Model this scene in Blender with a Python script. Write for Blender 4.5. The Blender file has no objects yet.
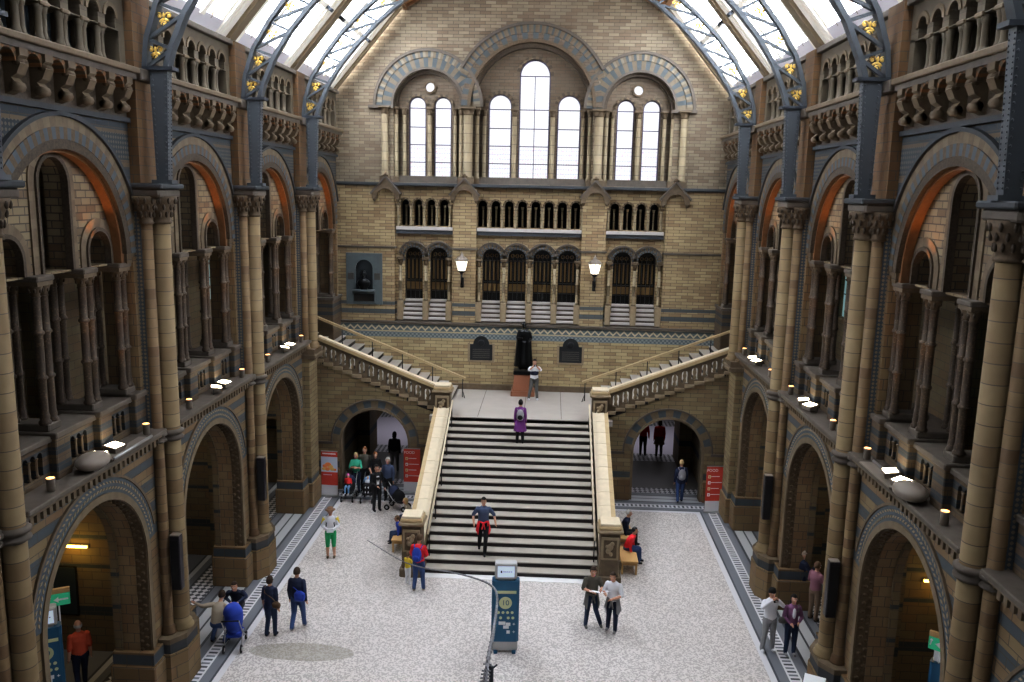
# Great museum hall seen from the upper gallery
import bpy, math, random
import numpy as np
from mathutils import Vector, Matrix, Euler
random.seed(7)
sc = bpy.context.scene
col = sc.collection
PI = math.pi
def R(a): return a*PI/180
WORLD = .17; SKYP = 2300; EXPO = .32; GAM = .85; UPW = 330

# ------------------------------------------------------------------ materials
MATS = {}
def newmat(name):
    m = bpy.data.materials.new(name); m.use_nodes = True
    nt = m.node_tree; nt.nodes.clear()
    out = nt.nodes.new('ShaderNodeOutputMaterial'); b = nt.nodes.new('ShaderNodeBsdfPrincipled')
    nt.links.new(b.outputs[0], out.inputs[0])
    b.inputs['Roughness'].default_value = .7
    try: b.inputs['Specular IOR Level'].default_value = .3
    except Exception: pass
    MATS[name] = m
    return m, nt, b
class G:
    """tiny node-graph helper"""
    def __init__(s, nt): s.nt = nt
    def n(s, t, **k):
        x = s.nt.nodes.new(t)
        for a, v in k.items(): setattr(x, a, v)
        return x
    def l(s, a, b): s.nt.links.new(a, b)
    def val(s, sock, v):
        if isinstance(v, (int, float)): sock.default_value = v
        elif isinstance(v, tuple): sock.default_value = v if len(v) != 3 or sock.type != 'RGBA' else (*v, 1)
        else: s.l(v, sock)
    def math(s, op, a, b=0, c=None):
        x = s.n('ShaderNodeMath', operation=op); s.val(x.inputs[0], a); s.val(x.inputs[1], b)
        if c is not None: s.val(x.inputs[2], c)
        return x.outputs[0]
    def mix(s, f, a, b, bt='MIX'):
        x = s.n('ShaderNodeMix', data_type='RGBA', blend_type=bt)
        s.val(x.inputs[0], f); s.val(x.inputs[6], a); s.val(x.inputs[7], b)
        return x.outputs[2]
    def obj(s):
        t = s.n('ShaderNodeTexCoord'); sp = s.n('ShaderNodeSeparateXYZ'); s.l(t.outputs['Object'], sp.inputs[0])
        return t, sp
    def walluv(s):
        """u = along the wall, v = height, whichever way the face looks"""
        t, sp = s.obj()
        ns = s.n('ShaderNodeSeparateXYZ'); s.l(t.outputs['Normal'], ns.inputs[0])
        ax = s.math('ABSOLUTE', ns.outputs[0]); ay = s.math('ABSOLUTE', ns.outputs[1]); az = s.math('ABSOLUTE', ns.outputs[2])
        useX = s.math('GREATER_THAN', ay, ax); top = s.math('GREATER_THAN', az, .8)
        d = s.math('SUBTRACT', sp.outputs[0], sp.outputs[1])
        u = s.math('ADD', sp.outputs[1], s.math('MULTIPLY', d, useX))
        # on flat tops: u = x , v = y
        u2 = s.math('ADD', u, s.math('MULTIPLY', s.math('SUBTRACT', sp.outputs[0], u), top))
        v2 = s.math('ADD', sp.outputs[2], s.math('MULTIPLY', s.math('SUBTRACT', sp.outputs[1], sp.outputs[2]), top))
        c = s.n('ShaderNodeCombineXYZ'); s.l(u2, c.inputs[0]); s.l(v2, c.inputs[1])
        return c.outputs[0], u2, v2, sp, t
def plain(name, c, rough=.7, metal=0, emit=0, noise=0, nscale=6):
    c = dm(name, c)
    m, nt, b = newmat(name); g = G(nt)
    b.inputs['Roughness'].default_value = rough; b.inputs['Metallic'].default_value = metal
    if noise:
        t, sp = g.obj(); nz = g.n('ShaderNodeTexNoise'); nz.inputs['Scale'].default_value = nscale; nz.inputs['Detail'].default_value = 4
        g.l(t.outputs['Object'], nz.inputs['Vector'])
        cc = g.mix(nz.outputs[0], tuple(x*(1-noise) for x in c), tuple(min(1, x*(1+noise)) for x in c)); g.l(cc, b.inputs['Base Color'])
    else: b.inputs['Base Color'].default_value = (*c, 1)
    if emit:
        b.inputs['Emission Color'].default_value = (*c, 1); b.inputs['Emission Strength'].default_value = emit
    return m
TAN = (.33, .255, .15); TAN2 = (.22, .155, .09); TANL = (.45, .36, .24); BLUE = (.08, .095, .10); MORT = (.06, .05, .04); RUST=(.26,.14,.065)
DIM = dict(arcade_brick=.75, spandrel_brick=.72, tympanum_brick=.85, plinth_brick=.72, soffit_brick=.85, parapet_stone=.65, pier_top_brick=.6, shaft_stone=.72, small_shaft_stone=.72, colonnette_stone=1.15, end_upper_brick=.8, gallery_stone=.95, stone=.75, stone_grey=.75, carved=.8, ring_tan=.75, ring_blue=.8, stone_light=.85, orange_stone=.6, iron=.8, stone_band=.8, stair_brick=.75, landing_brick=.85, end_brick=.9)
def dm(n, c): return tuple(x*DIM.get(n, 1) for x in c)
def brick(name, c1=TAN, c2=TAN2, w=.42, h=.15, mort=MORT, ms=.008, bands=(), bandcol=BLUE, rough=.75, rust=.35, soot=None, diamonds=None):
    c1, c2 = [(x[0], x[1]*1.012, x[2]*.99) for x in (c1, c2)]; c1, c2 = dm(name, c1), dm(name, c2); rustc = dm(name, (.34, .18, .085)); bandcol = dm(name, bandcol)
    m, nt, b = newmat(name); g = G(nt)
    uv, u, v, sp, t = g.walluv()
    br = g.n('ShaderNodeTexBrick'); g.l(uv, br.inputs[0])
    for k, x in (('Color1', c1), ('Color2', c2), ('Mortar', mort)): br.inputs[k].default_value = (*x, 1)
    br.inputs['Scale'].default_value = 1; br.inputs['Brick Width'].default_value = w; br.inputs['Row Height'].default_value = h
    br.inputs['Mortar Size'].default_value = ms; br.inputs['Bias'].default_value = -.15
    # a second brick texture gives odd rust blocks
    br2 = g.n('ShaderNodeTexBrick'); g.l(uv, br2.inputs[0])
    for k, x in (('Color1', (0, 0, 0)), ('Color2', (1, 1, 1)), ('Mortar', (0, 0, 0))): br2.inputs[k].default_value = (*x, 1)
    br2.inputs['Scale'].default_value = 1; br2.inputs['Brick Width'].default_value = w; br2.inputs['Row Height'].default_value = h
    br2.inputs['Mortar Size'].default_value = ms; br2.offset_frequency = 2; br2.inputs['Bias'].default_value = -.3
    cc = g.mix(g.math('MULTIPLY', br2.outputs[0], rust), br.outputs[0], rustc)
    nz = g.n('ShaderNodeTexNoise'); nz.inputs['Scale'].default_value = .9; nz.inputs['Detail'].default_value = 5
    g.l(t.outputs['Object'], nz.inputs['Vector'])
    cc = g.mix(.55, cc, g.mix(nz.outputs[0], (.15, .14, .14), (1, 1, 1)), 'MULTIPLY')
    cc = g.mix(.5, cc, g.mix(1, cc, (1.6, 1.6, 1.6), 'MULTIPLY'))
    for (z0, z1) in bands:
        f = g.math('MULTIPLY', g.math('GREATER_THAN', v, z0), g.math('LESS_THAN', v, z1))
        cc = g.mix(f, cc, g.mix(br.outputs[1], bandcol, mort))
    if diamonds:
        z0, z1 = diamonds
        a = g.math('SINE', g.math('MULTIPLY', g.math('ADD', u, v), 32)); bb = g.math('SINE', g.math('MULTIPLY', g.math('SUBTRACT', u, v), 32))
        d = g.math('GREATER_THAN', g.math('MULTIPLY', a, bb), .25)
        f = g.math('MULTIPLY', g.math('GREATER_THAN', v, z0), g.math('LESS_THAN', v, z1))
        cc = g.mix(f, cc, g.mix(d, (.028, .036, .042), (.10, .09, .07)))
    g.l(cc, b.inputs['Base Color']); b.inputs['Roughness'].default_value = rough
    bp = g.n('ShaderNodeBump'); bp.inputs['Strength'].default_value = .5; bp.inputs['Distance'].default_value = .02
    g.l(g.math('SUBTRACT', 1, br.outputs[1]), bp.inputs['Height']); g.l(bp.outputs[0], b.inputs['Normal'])
    return m
def shaftmat(name, c1, c2, h=.32, joint=.05, spiral=False):
    """drum-built column shaft: alternating stones by height"""
    c1, c2 = [(x[0], x[1]*1.035, x[2]*1.0) for x in (c1, c2)]; c1, c2 = dm(name, c1), dm(name, c2)
    m, nt, b = newmat(name); g = G(nt); t, sp = g.obj()
    z = sp.outputs[2]
    k = g.math('FLOOR', g.math('DIVIDE', z, h)); wn = g.n('ShaderNodeTexWhiteNoise', noise_dimensions='1D'); g.l(k, wn.inputs['W'])
    cc = g.mix(wn.outputs[0], c1, c2)
    fr = g.math('FRACT', g.math('DIVIDE', z, h)); f = g.math('LESS_THAN', fr, joint)
    nz = g.n('ShaderNodeTexNoise'); nz.inputs['Scale'].default_value = 3; g.l(t.outputs['Object'], nz.inputs['Vector'])
    cc = g.mix(.45, cc, g.mix(nz.outputs[0], (.4, .36, .33), (1.2, 1.2, 1.2)), 'MULTIPLY')
    if spiral:
        w = g.n('ShaderNodeTexVoronoi'); w.inputs['Scale'].default_value = 22; g.l(t.outputs['Object'], w.inputs['Vector'])
        cc = g.mix(g.math('LESS_THAN', w.outputs[0], .35), g.mix(.6, cc, (.03, .025, .02)), cc)
    else: cc = g.mix(f, cc, (.07, .055, .04))
    g.l(cc, b.inputs['Base Color'])
    return m
brick('wall_brick')
brick('end_brick', c1=(.40, .31, .18), c2=(.22, .16, .095), w=.5, h=.135, rust=.3, bands=((6.55, 6.75), (6.95, 7.1)))
brick('end_upper_brick', c1=(.30, .245, .175), c2=(.15, .115, .08), w=.45, h=.135, rust=.14)
brick('end_dark_brick', c1=(.13, .10, .07), c2=(.07, .055, .04), w=.4, h=.135, rust=.15)
brick('landing_brick', c1=(.5, .40, .23), c2=(.30, .225, .13), w=.5, h=.15, rust=.3)
brick('arcade_brick', c1=(.24, .175, .095), c2=(.15, .10, .055), w=.55, h=.2, rust=.35, bandcol=(.07, .085, .095), bands=((.98, 1.22), (3.95, 4.2), (4.5, 4.75), (5.05, 5.3), (5.6, 5.8), (5.95, 6.08)))
brick('spandrel_brick', c1=(.17, .125, .075), c2=(.11, .08, .05), w=.5, h=.14, rust=.1, bandcol=(.04, .05, .058), bands=((11.2, 11.4), (11.65, 11.9), (12.1, 12.35), (13.12, 13.28)), diamonds=(12.5, 13.05))
brick('tympanum_brick', c1=(.25, .195, .12), c2=(.085, .06, .038), w=.34, h=.15, ms=.012, rust=.2)
brick('plinth_brick', c1=(.22, .15, .075), c2=(.145, .095, .048), w=.6, h=.3, rust=.4, bandcol=(.06, .075, .09), bands=((.95, 1.2),))
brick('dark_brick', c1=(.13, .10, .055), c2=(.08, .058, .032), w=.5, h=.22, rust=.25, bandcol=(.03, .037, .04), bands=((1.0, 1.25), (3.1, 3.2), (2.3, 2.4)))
brick('soffit_brick', c1=(.22, .155, .085), c2=(.14, .095, .052), w=.3, h=.24, rust=.35)
brick('stair_brick', c1=(.30, .235, .13), c2=(.18, .135, .078), w=.55, h=.17, rust=.3, bands=((.9, 1.15),))
brick('parapet_stone', c1=(.16, .115, .068), c2=(.115, .08, .05), w=.5, h=.16, rust=.1, bandcol=(.05, .06, .07), bands=((6.62, 6.78), (6.95, 7.1)))
brick('pier_top_brick', c1=(.20, .115, .05), c2=(.13, .07, .032), w=.35, h=.2, rust=.45)
shaftmat('shaft_stone', (.31, .225, .125), (.20, .13, .066))
shaftmat('small_shaft_stone', (.27, .18, .095), (.14, .08, .04), h=.22)
shaftmat('colonnette_stone', (.125, .085, .055), (.08, .052, .034), h=.5, spiral=True)
shaftmat('gallery_stone', (.13, .105, .075), (.09, .07, .05), h=.9, joint=.02)
shaftmat('pale_shaft_stone', (.28, .225, .15), (.17, .13, .085), h=.4)
plain('carved', (.105, .073, .042), noise=.6, nscale=18)
plain('carved_dark', (.055, .04, .026), noise=.8, nscale=22)
plain('end_ring_tan', (.13, .105, .07), noise=.2); plain('end_ring_blue', (.055, .066, .072), noise=.2); plain('end_ring_pale', (.185, .155, .11), noise=.2)
plain('stone', (.155, .115, .072), noise=.35, nscale=8)
plain('stone_light', (.30, .235, .15), noise=.3, nscale=7)
plain('stone_grey', (.12, .10, .08), noise=.35, nscale=6)
plain('stone_band', (.045, .05, .055), noise=.2, nscale=6)
plain('ring_tan', (.19, .145, .09), noise=.3); plain('ring_blue', (.075, .095, .11), noise=.25); plain('ring_pale', (.24, .20, .14), noise=.2)
plain('coping', (.62, .54, .40), noise=.15, nscale=5); plain('coping_edge', (.42, .32, .18), noise=.2)
plain('orange_stone', (.26, .12, .045), noise=.4, nscale=9)
plain('black', (.008, .008, .009), rough=.5); plain('dark_void', (.01, .013, .016), rough=.9)
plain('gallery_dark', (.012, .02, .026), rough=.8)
plain('iron', (.07, .08, .09), rough=.45); plain('iron_dark', (.025, .03, .038), rough=.5)
plain('gold', (.75, .52, .14), rough=.35, metal=.4)
plain('bronze', (.012, .013, .014), rough=.28, metal=.6); plain('plaque', (.02, .022, .024), rough=.4, metal=.3)
plain('red_granite', (.27, .115, .065), rough=.3, noise=.2, nscale=40)
plain('slate', (.085, .105, .11), rough=.5, noise=.2)
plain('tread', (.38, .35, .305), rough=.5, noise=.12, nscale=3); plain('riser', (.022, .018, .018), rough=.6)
plain('landing_stone', (.40, .37, .335), rough=.45, noise=.12, nscale=2)
plain('step_pale', (.50, .47, .45), rough=.6, noise=.1)
plain('glowing_rafter', (.86, .83, .76), rough=.5, emit=.16); plain('rafter_edge', (.20, .155, .10), rough=.5); plain('eave', (.8, .78, .84), rough=.5)  # rafter paint emits a little, standing in for skylight on it
plain('wood_ceiling', (.30, .14, .055), rough=.6, noise=.25, nscale=8); plain('wood_beam', (.16, .085, .04), rough=.6)
plain('lamp_glow', (1, .85, .6), emit=22); plain('small_glow', (1, .45, .15), emit=4); plain('lantern_glow', (1, .93, .8), emit=1.3)
plain('tube_glow', (1, .62, .12), emit=9); plain('housing', (.2, .17, .14), rough=.45); plain('housing_dark', (.06, .055, .05), rough=.4)
plain('white_paint', (.75, .75, .75)); plain('paper', (.8, .82, .85)); plain('metal', (.45, .45, .45), rough=.35, metal=.8)
plain('kiosk_blue', (.02, .10, .19), rough=.4); plain('kiosk_grey', (.42, .42, .42), rough=.4); plain('screen', (.62, .72, .85), emit=.35)
plain('kiosk_yellow', (.62, .64, .38)); plain('exit_green', (.05, .5, .27), emit=.15); plain('sign_tan', (.5, .33, .16))
plain('banner_red', (.48, .055, .035)); plain('banner_light', (.75, .75, .78)); plain('banner_sky', (.55, .62, .75)); plain('banner_orange', (.7, .23, .08)); plain('banner_ochre', (.65, .42, .15))
plain('bench_wood', (.52, .33, .14), rough=.5); plain('speaker', (.012, .01, .014), rough=.4)
plain('bone', (.17, .17, .18), rough=.5, noise=.5, nscale=20)
plain('amber', (.10, .06, .018), emit=.04); plain('window_dark', (.012, .012, .011), rough=.15); plain('window_teal', (.22, .36, .36), emit=.5)
plain('lead', (.05, .045, .10), rough=.6)
CL = dict(skin=(.50, .28, .19), navy=(.012, .018, .045), jeans=(.035, .065, .16), djeans=(.015, .028, .065), blackc=(.008, .008, .01), red=(.50, .02, .02), brightred=(.6, .02, .03),
    white=(.75, .76, .8), beige=(.36, .31, .24), green=(.02, .30, .11), teal=(.05, .38, .24), purple=(.13, .03, .16), blueg=(.06, .08, .14), grey=(.25, .25, .26), olive=(.075, .07, .055), yellow=(.65, .5, .05),
    brown=(.09, .055, .03), khaki=(.16, .11, .075), blond=(.45, .32, .16), hairb=(.035, .02, .012), hairk=(.008, .007, .007), ginger=(.2, .08, .03), greyhair=(.4, .39, .36), royal=(.02, .05, .30), orange=(.55, .09, .04), hat=(.22, .13, .08), pink=(.65, .12, .4), stripe=(.22, .1, .13), sky=(.15, .3, .5), trous=(.10, .10, .095), mauve=(.16, .07, .14))
for k, c in CL.items(): plain('c_'+k, c, rough=.8)
# terrazzo with inlaid mosaic borders
def floor_mat():
    m, nt, b = newmat('floor_mosaic'); g = G(nt); t, sp = g.obj()
    x, y = sp.outputs[0], sp.outputs[1]
    ax = g.math('ABSOLUTE', x)
    # distance outward from the terrazzo field (sides and far end)
    d = g.math('MAXIMUM', g.math('SUBTRACT', ax, 6.85), g.math('SUBTRACT', y, 30.9))
    far = g.math('GREATER_THAN', g.math('SUBTRACT', y, 30.9), g.math('SUBTRACT', ax, 6.85))
    al = g.math('ADD', y, g.math('MULTIPLY', g.math('SUBTRACT', x, y), far))      # coordinate along the border
    v = g.n('ShaderNodeTexVoronoi'); v.inputs['Scale'].default_value = 26; g.l(t.outputs['Object'], v.inputs['Vector'])
    wn = g.n('ShaderNodeTexWhiteNoise'); g.l(v.outputs['Position'], wn.inputs['Vector'])
    terr = g.mix(g.math('GREATER_THAN', wn.outputs[0], .52), (.66, .625, .60), (.42, .395, .375))
    nz = g.n('ShaderNodeTexNoise'); nz.inputs['Scale'].default_value = .35; nz.inputs['Detail'].default_value = 3; g.l(t.outputs['Object'], nz.inputs['Vector'])
    terr = g.mix(.35, terr, g.mix(nz.outputs[0], (.55, .54, .52), (1.15, 1.15, 1.17)), 'MULTIPLY')
    # dark oval patch with an uneven edge
    px = g.math('DIVIDE', g.math('SUBTRACT', x, -5.3), 1.35); py = g.math('DIVIDE', g.math('SUBTRACT', y, 20.0), .42)
    rr = g.math('ADD', g.math('MULTIPLY', px, px), g.math('MULTIPLY', py, py))
    rr = g.math('ADD', rr, g.math('MULTIPLY', g.math('SUBTRACT', nz.outputs[0], .5), 1.2))
    patch = g.math('MULTIPLY', g.math('LESS_THAN', rr, 1), .55)
    terr = g.mix(patch, terr, (.22, .20, .15))
    cc = terr
    W = (.62, .62, .64); D = (.045, .05, .06); GR = (.15, .16, .18); L = (.44, .46, .48)
    # meander and lattice patterns
    s1 = g.math('GREATER_THAN', g.math('FRACT', g.math('MULTIPLY', al, 6)), .5)
    s2 = g.math('GREATER_THAN', g.math('FRACT', g.math('MULTIPLY', al, 3)), .5)
    mea = g.mix(s1, W, g.mix(s2, D, GR))
    ch = g.n('ShaderNodeTexChecker'); ch.inputs['Scale'].default_value = 7; ch.inputs[1].default_value = (*W, 1); ch.inputs[2].default_value = (*D, 1)
    mp = g.n('ShaderNodeMapping'); mp.inputs['Rotation'].default_value = (0, 0, R(45)); g.l(t.outputs['Object'], mp.inputs[0]); g.l(mp.outputs[0], ch.inputs[0])
    for d0, c in ((0, W), (.17, D), (.23, GR), (.48, W), (.53, mea), (.76, W), (.81, GR), (1.05, D), (1.13, L), (1.42, D), (1.48, L), (1.75, D), (1.83, GR), (2.05, D), (2.1, None), (2.75, D), (2.8, GR), (3.0, L), (3.15, D), (3.22, GR)):
        f = g.math('GREATER_THAN', d, d0)
        cc = g.mix(f, cc, ch.outputs[0] if c is None else c)
    # passages under the stairs: pattern band then floor beyond the wall painted paler for its daylight
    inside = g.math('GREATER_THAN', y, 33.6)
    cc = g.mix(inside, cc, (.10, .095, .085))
    band = g.math('GREATER_THAN', y, 37.2); cc = g.mix(band, cc, ch.outputs[0])
    cc = g.mix(g.math('GREATER_THAN', y, 38.3), cc, (.62, .60, .68))
    cc = g.mix(g.math('GREATER_THAN', y, 43.2), cc, ch.outputs[0]); cc = g.mix(g.math('GREATER_THAN', y, 44.2), cc, (.4, .4, .44))
    g.l(cc, b.inputs['Base Color']); b.inputs['Roughness'].default_value = .42
floor_mat()
def zigzag_mat():
    m, nt, b = newmat('zigzag'); g = G(nt); t, sp = g.obj()
    u, v = sp.outputs[0], sp.outputs[2]
    tri = g.math('PINGPONG', u, .16); z = g.math('ADD', 5.86, tri)
    f = g.math('LESS_THAN', g.math('ABSOLUTE', g.math('SUBTRACT', v, z)), .045)
    cc = g.mix(f, (.11, .135, .14), (.52, .46, .32))
    lo = g.math('LESS_THAN', v, 5.78)
    ch = g.n('ShaderNodeTexChecker'); ch.inputs['Scale'].default_value = 11; ch.inputs[1].default_value = (.22, .25, .25, 1); ch.inputs[2].default_value = (.10, .125, .135, 1); g.l(t.outputs['Object'], ch.inputs[0])
    cc = g.mix(lo, cc, ch.outputs[0])
    li = g.math('LESS_THAN', g.math('ABSOLUTE', g.math('SUBTRACT', v, 5.79)), .03); cc = g.mix(li, cc, (.42, .36, .24))
    li = g.math('GREATER_THAN', v, 6.11); cc = g.mix(li, cc, (.42, .36, .24))
    g.l(cc, b.inputs['Base Color'])
zigzag_mat()
def chevron_mat():
    """blue arch ring with pale leaf marks, drawn in polar coordinates is not needed: a fine tile pattern"""
    m, nt, b = newmat('chevron'); g = G(nt); uv, u, v, sp, t = g.walluv()
    a = g.math('SINE', g.math('MULTIPLY', g.math('ADD', u, v), 36)); bb = g.math('SINE', g.math('MULTIPLY', g.math('SUBTRACT', u, v), 36))
    d = g.math('GREATER_THAN', g.math('MULTIPLY', a, bb), .2)
    g.l(g.mix(d, (.06, .075, .09), (.19, .16, .115)), b.inputs['Base Color'])
chevron_mat()
def stained_mat():
    m, nt, b = newmat('stained_glass'); g = G(nt); t, sp = g.obj()
    u, v = sp.outputs[0], sp.outputs[2]
    fu = g.math('ABSOLUTE', g.math('SUBTRACT', g.math('FRACT', g.math('MULTIPLY', u, 9)), .5)); fv = g.math('ABSOLUTE', g.math('SUBTRACT', g.math('FRACT', g.math('MULTIPLY', v, 5)), .5))
    ln = g.math('MAXIMUM', g.math('GREATER_THAN', fu, .45), g.math('GREATER_THAN', fv, .46))
    vo = g.n('ShaderNodeTexVoronoi'); vo.inputs['Scale'].default_value = 9; g.l(t.outputs['Object'], vo.inputs['Vector'])
    low = g.math('LESS_THAN', v, 13.9)
    tint = g.mix(g.math('MULTIPLY', g.math('LESS_THAN', vo.outputs[0], .22), g.math('ADD', .12, g.math('MULTIPLY', low, .5))), (.97, .97, 1), (.9, .35, .5))
    cc = g.mix(g.math('MULTIPLY', ln, g.math('ADD', .3, g.math('MULTIPLY', low, .45))), tint, (.35, .38, .62))
    g.l(cc, b.inputs['Emission Color']); b.inputs['Emission Strength'].default_value = .84; b.inputs['Base Color'].default_value = (.1, .1, .12, 1)
stained_mat()
def glass_mat():
    m = bpy.data.materials.new('skylight_glass'); m.use_nodes = True; nt = m.node_tree; nt.nodes.clear(); g = G(nt)
    out = g.n('ShaderNodeOutputMaterial'); tr = g.n('ShaderNodeBsdfTransparent'); df = g.n('ShaderNodeBsdfTranslucent'); mx = g.n('ShaderNodeMixShader')
    tr.inputs[0].default_value = (.93, .96, 1, 1); df.inputs[0].default_value = (.85, .9, 1, 1); mx.inputs[0].default_value = .45
    g.l(tr.outputs[0], mx.inputs[1]); g.l(df.outputs[0], mx.inputs[2]); g.l(mx.outputs[0], out.inputs[0]); MATS['skylight_glass'] = m
glass_mat()

# ------------------------------------------------------------------ mesh builder
class MB:
    def __init__(s): s.v = []; s.f = []; s.m = []; s.mats = []; s.sm = []
    def mi(s, m):
        if m not in s.mats: s.mats.append(m)
        return s.mats.index(m)
    def add(s, vs, fs, m, smooth=False):
        o = len(s.v); s.v += [tuple(p) for p in vs]; k = s.mi(m)
        for f in fs: s.f.append(tuple(i+o for i in f)); s.m.append(k); s.sm.append(smooth)
        return s
    def box(s, x0, x1, y0, y1, z0, z1, m, bev=0):
        if bev: return s.bbox(x0, x1, y0, y1, z0, z1, m, bev)
        v = [(x, y, z) for x in (x0, x1) for y in (y0, y1) for z in (z0, z1)]
        return s.add(v, [(0, 1, 3, 2), (4, 6, 7, 5), (0, 4, 5, 1), (2, 3, 7, 6), (0, 2, 6, 4), (1, 5, 7, 3)], m)
    def bbox(s, x0, x1, y0, y1, z0, z1, m, b):
        """box with chamfered vertical edges and top/bottom"""
        def rg(i): return [(x0+b+i, y0+i), (x1-b-i, y0+i), (x1-i, y0+b+i), (x1-i, y1-b-i), (x1-b-i, y1-i), (x0+b+i, y1-i), (x0+i, y1-b-i), (x0+i, y0+b+i)]
        rows = [(b*.7, z0), (0, z0+b), (0, z1-b), (b*.7, z1)]
        v = [(*p, z) for i, z in rows for p in rg(i)]
        f = [(r*8+k, r*8+(k+1) % 8, (r+1)*8+(k+1) % 8, (r+1)*8+k) for r in range(3) for k in range(8)]
        f += [tuple(range(7, -1, -1)), tuple(range(24, 32))]
        return s.add(v, f, m)
    def lathe(s, prof, cx, cy, m, n=16, smooth=True, a0=0, sq=1):
        """prof = [(r,z)...] around a vertical axis"""
        v = []; f = []
        for r, z in prof:
            for k in range(n):
                a = a0+2*PI*k/n; v.append((cx+r*math.cos(a), cy+r*sq*math.sin(a), z))
        for i in range(len(prof)-1):
            for k in range(n): f.append((i*n+k, i*n+(k+1) % n, (i+1)*n+(k+1) % n, (i+1)*n+k))
        f.append(tuple(range(n-1, -1, -1))); f.append(tuple(range((len(prof)-1)*n, len(prof)*n)))
        return s.add(v, f, m, smooth)
    def cyl(s, cx, cy, z0, z1, r, m, n=16, r1=None): return s.lathe([(r, z0), (r if r1 is None else r1, z1)], cx, cy, m, n)
    def tube(s, pts, r, m, n=8, smooth=True):
        pts = [Vector(p) for p in pts]; rs = r if isinstance(r, (list, tuple)) else [r]*len(pts)
        v = []; f = []; up = None
        for i, p in enumerate(pts):
            t = (pts[min(i+1, len(pts)-1)]-pts[max(i-1, 0)]).normalized()
            if up is None: up = Vector((0, 0, 1)) if abs(t.z) < .9 else Vector((1, 0, 0))
            a = t.cross(up).normalized(); bq = a.cross(t).normalized(); up = bq
            for k in range(n):
                an = 2*PI*k/n; v.append(p+(a*math.cos(an)+bq*math.sin(an))*rs[i])
        for i in range(len(pts)-1):
            for k in range(n): f.append((i*n+k, i*n+(k+1) % n, (i+1)*n+(k+1) % n, (i+1)*n+k))
        f.append(tuple(range(n-1, -1, -1))); f.append(tuple(range((len(pts)-1)*n, len(pts)*n)))
        return s.add(v, f, m, smooth)
    def bar(s, a, b, w, d, m, up=(0, 1, 0)):
        """rectangular bar a->b; w across, d along up"""
        a, b, up = Vector(a), Vector(b), Vector(up); t = (b-a).normalized(); sd = t.cross(up).normalized(); up = sd.cross(t).normalized()
        v = [p+sd*i*w/2+up*j*d/2 for p in (a, b) for i, j in ((-1, -1), (1, -1), (1, 1), (-1, 1))]
        return s.add(v, [(3, 2, 1, 0), (4, 5, 6, 7), (0, 1, 5, 4), (1, 2, 6, 5), (2, 3, 7, 6), (3, 0, 4, 7)], m)
    def ell(s, c, r, m, nu=12, nv=8, rot=None):
        v = []; f = []
        M = rot.to_matrix() if rot else Matrix.Identity(3); c = Vector(c)
        for j in range(1, nv):
            th = PI*j/nv
            for k in range(nu):
                a = 2*PI*k/nu; v.append(c+M @ Vector((r[0]*math.sin(th)*math.cos(a), r[1]*math.sin(th)*math.sin(a), r[2]*math.cos(th))))
        t = len(v); v.append(c+M @ Vector((0, 0, r[2]))); v.append(c+M @ Vector((0, 0, -r[2])))
        for j in range(nv-2):
            for k in range(nu): f.append((j*nu+k, (j+1)*nu+k, (j+1)*nu+(k+1) % nu, j*nu+(k+1) % nu))
        for k in range(nu): f.append((t, k, (k+1) % nu)); f.append((t+1, (nv-2)*nu+(k+1) % nu, (nv-2)*nu+k))
        return s.add(v, f, m, True)
    def prism(s, poly, w0, w1, plane, m, smooth=False):
        """poly in (u,v); 'side': u=y,v=z,w=x ; 'end': u=x,v=z,w=y ; 'flat': u=x,v=y,w=z"""
        P = pl(plane); n = len(poly)
        v = [P(u, q, w0) for u, q in poly]+[P(u, q, w1) for u, q in poly]
        f = [tuple(range(n)), tuple(range(2*n-1, n-1, -1))]+[(k, n+k, n+(k+1) % n, (k+1) % n) for k in range(n)]
        return s.add(v, f, m, smooth)
    def ring(s, cu, cv, r0, r1, w0, w1, plane, mats, n=24, a0=0, a1=180, stilt=0):
        """arch ring of n voussoirs with alternating materials; stilt = straight leg length"""
        P = pl(plane)
        for k in range(n):
            b0 = R(a0+(a1-a0)*k/n); b1 = R(a0+(a1-a0)*(k+1)/n); m = mats[k % len(mats)]
            q = [(cu+r*math.cos(b), cv+r*math.sin(b)) for r, b in ((r0, b0), (r1, b0), (r1, b1), (r0, b1))]
            v = [P(*p, w0) for p in q]+[P(*p, w1) for p in q]
            s.add(v, [(0, 1, 2, 3), (7, 6, 5, 4), (0, 4, 5, 1), (1, 5, 6, 2), (2, 6, 7, 3), (3, 7, 4, 0)], m)
        if stilt:
            for sg in (-1, 1):
                u0, u1 = cu+sg*r0, cu+sg*r1
                k = max(1, int(stilt/(PI*r1/n)))
                for i in range(k):
                    s.prism([(u0, cv-stilt*i/k), (u1, cv-stilt*i/k), (u1, cv-stilt*(i+1)/k), (u0, cv-stilt*(i+1)/k)], w0, w1, plane, mats[(i+1) % len(mats)])
        return s
    def slab(s, loops, w0, w1, plane, m):
        """flat slab with holes: loops[0] outline, others holes, in (u,v)"""
        cu = bpy.data.curves.new('t', 'CURVE'); cu.dimensions = '2D'; cu.fill_mode = 'BOTH'; cu.extrude = abs(w1-w0)/2
        for lp in loops:
            sp = cu.splines.new('POLY'); sp.points.add(len(lp)-1); sp.use_cyclic_u = True
            for i, (u, v) in enumerate(lp): sp.points[i].co = (u, v, 0, 1)
        o = bpy.data.objects.new('t', cu); col.objects.link(o)
        dg = bpy.context.evaluated_depsgraph_get(); dg.update()
        me = bpy.data.meshes.new_from_object(o.evaluated_get(dg)); P = pl(plane); wm = (w0+w1)/2
        s.add([P(q.co.x, q.co.y, wm+q.co.z) for q in me.vertices], [tuple(p.vertices) for p in me.polygons], m)
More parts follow.
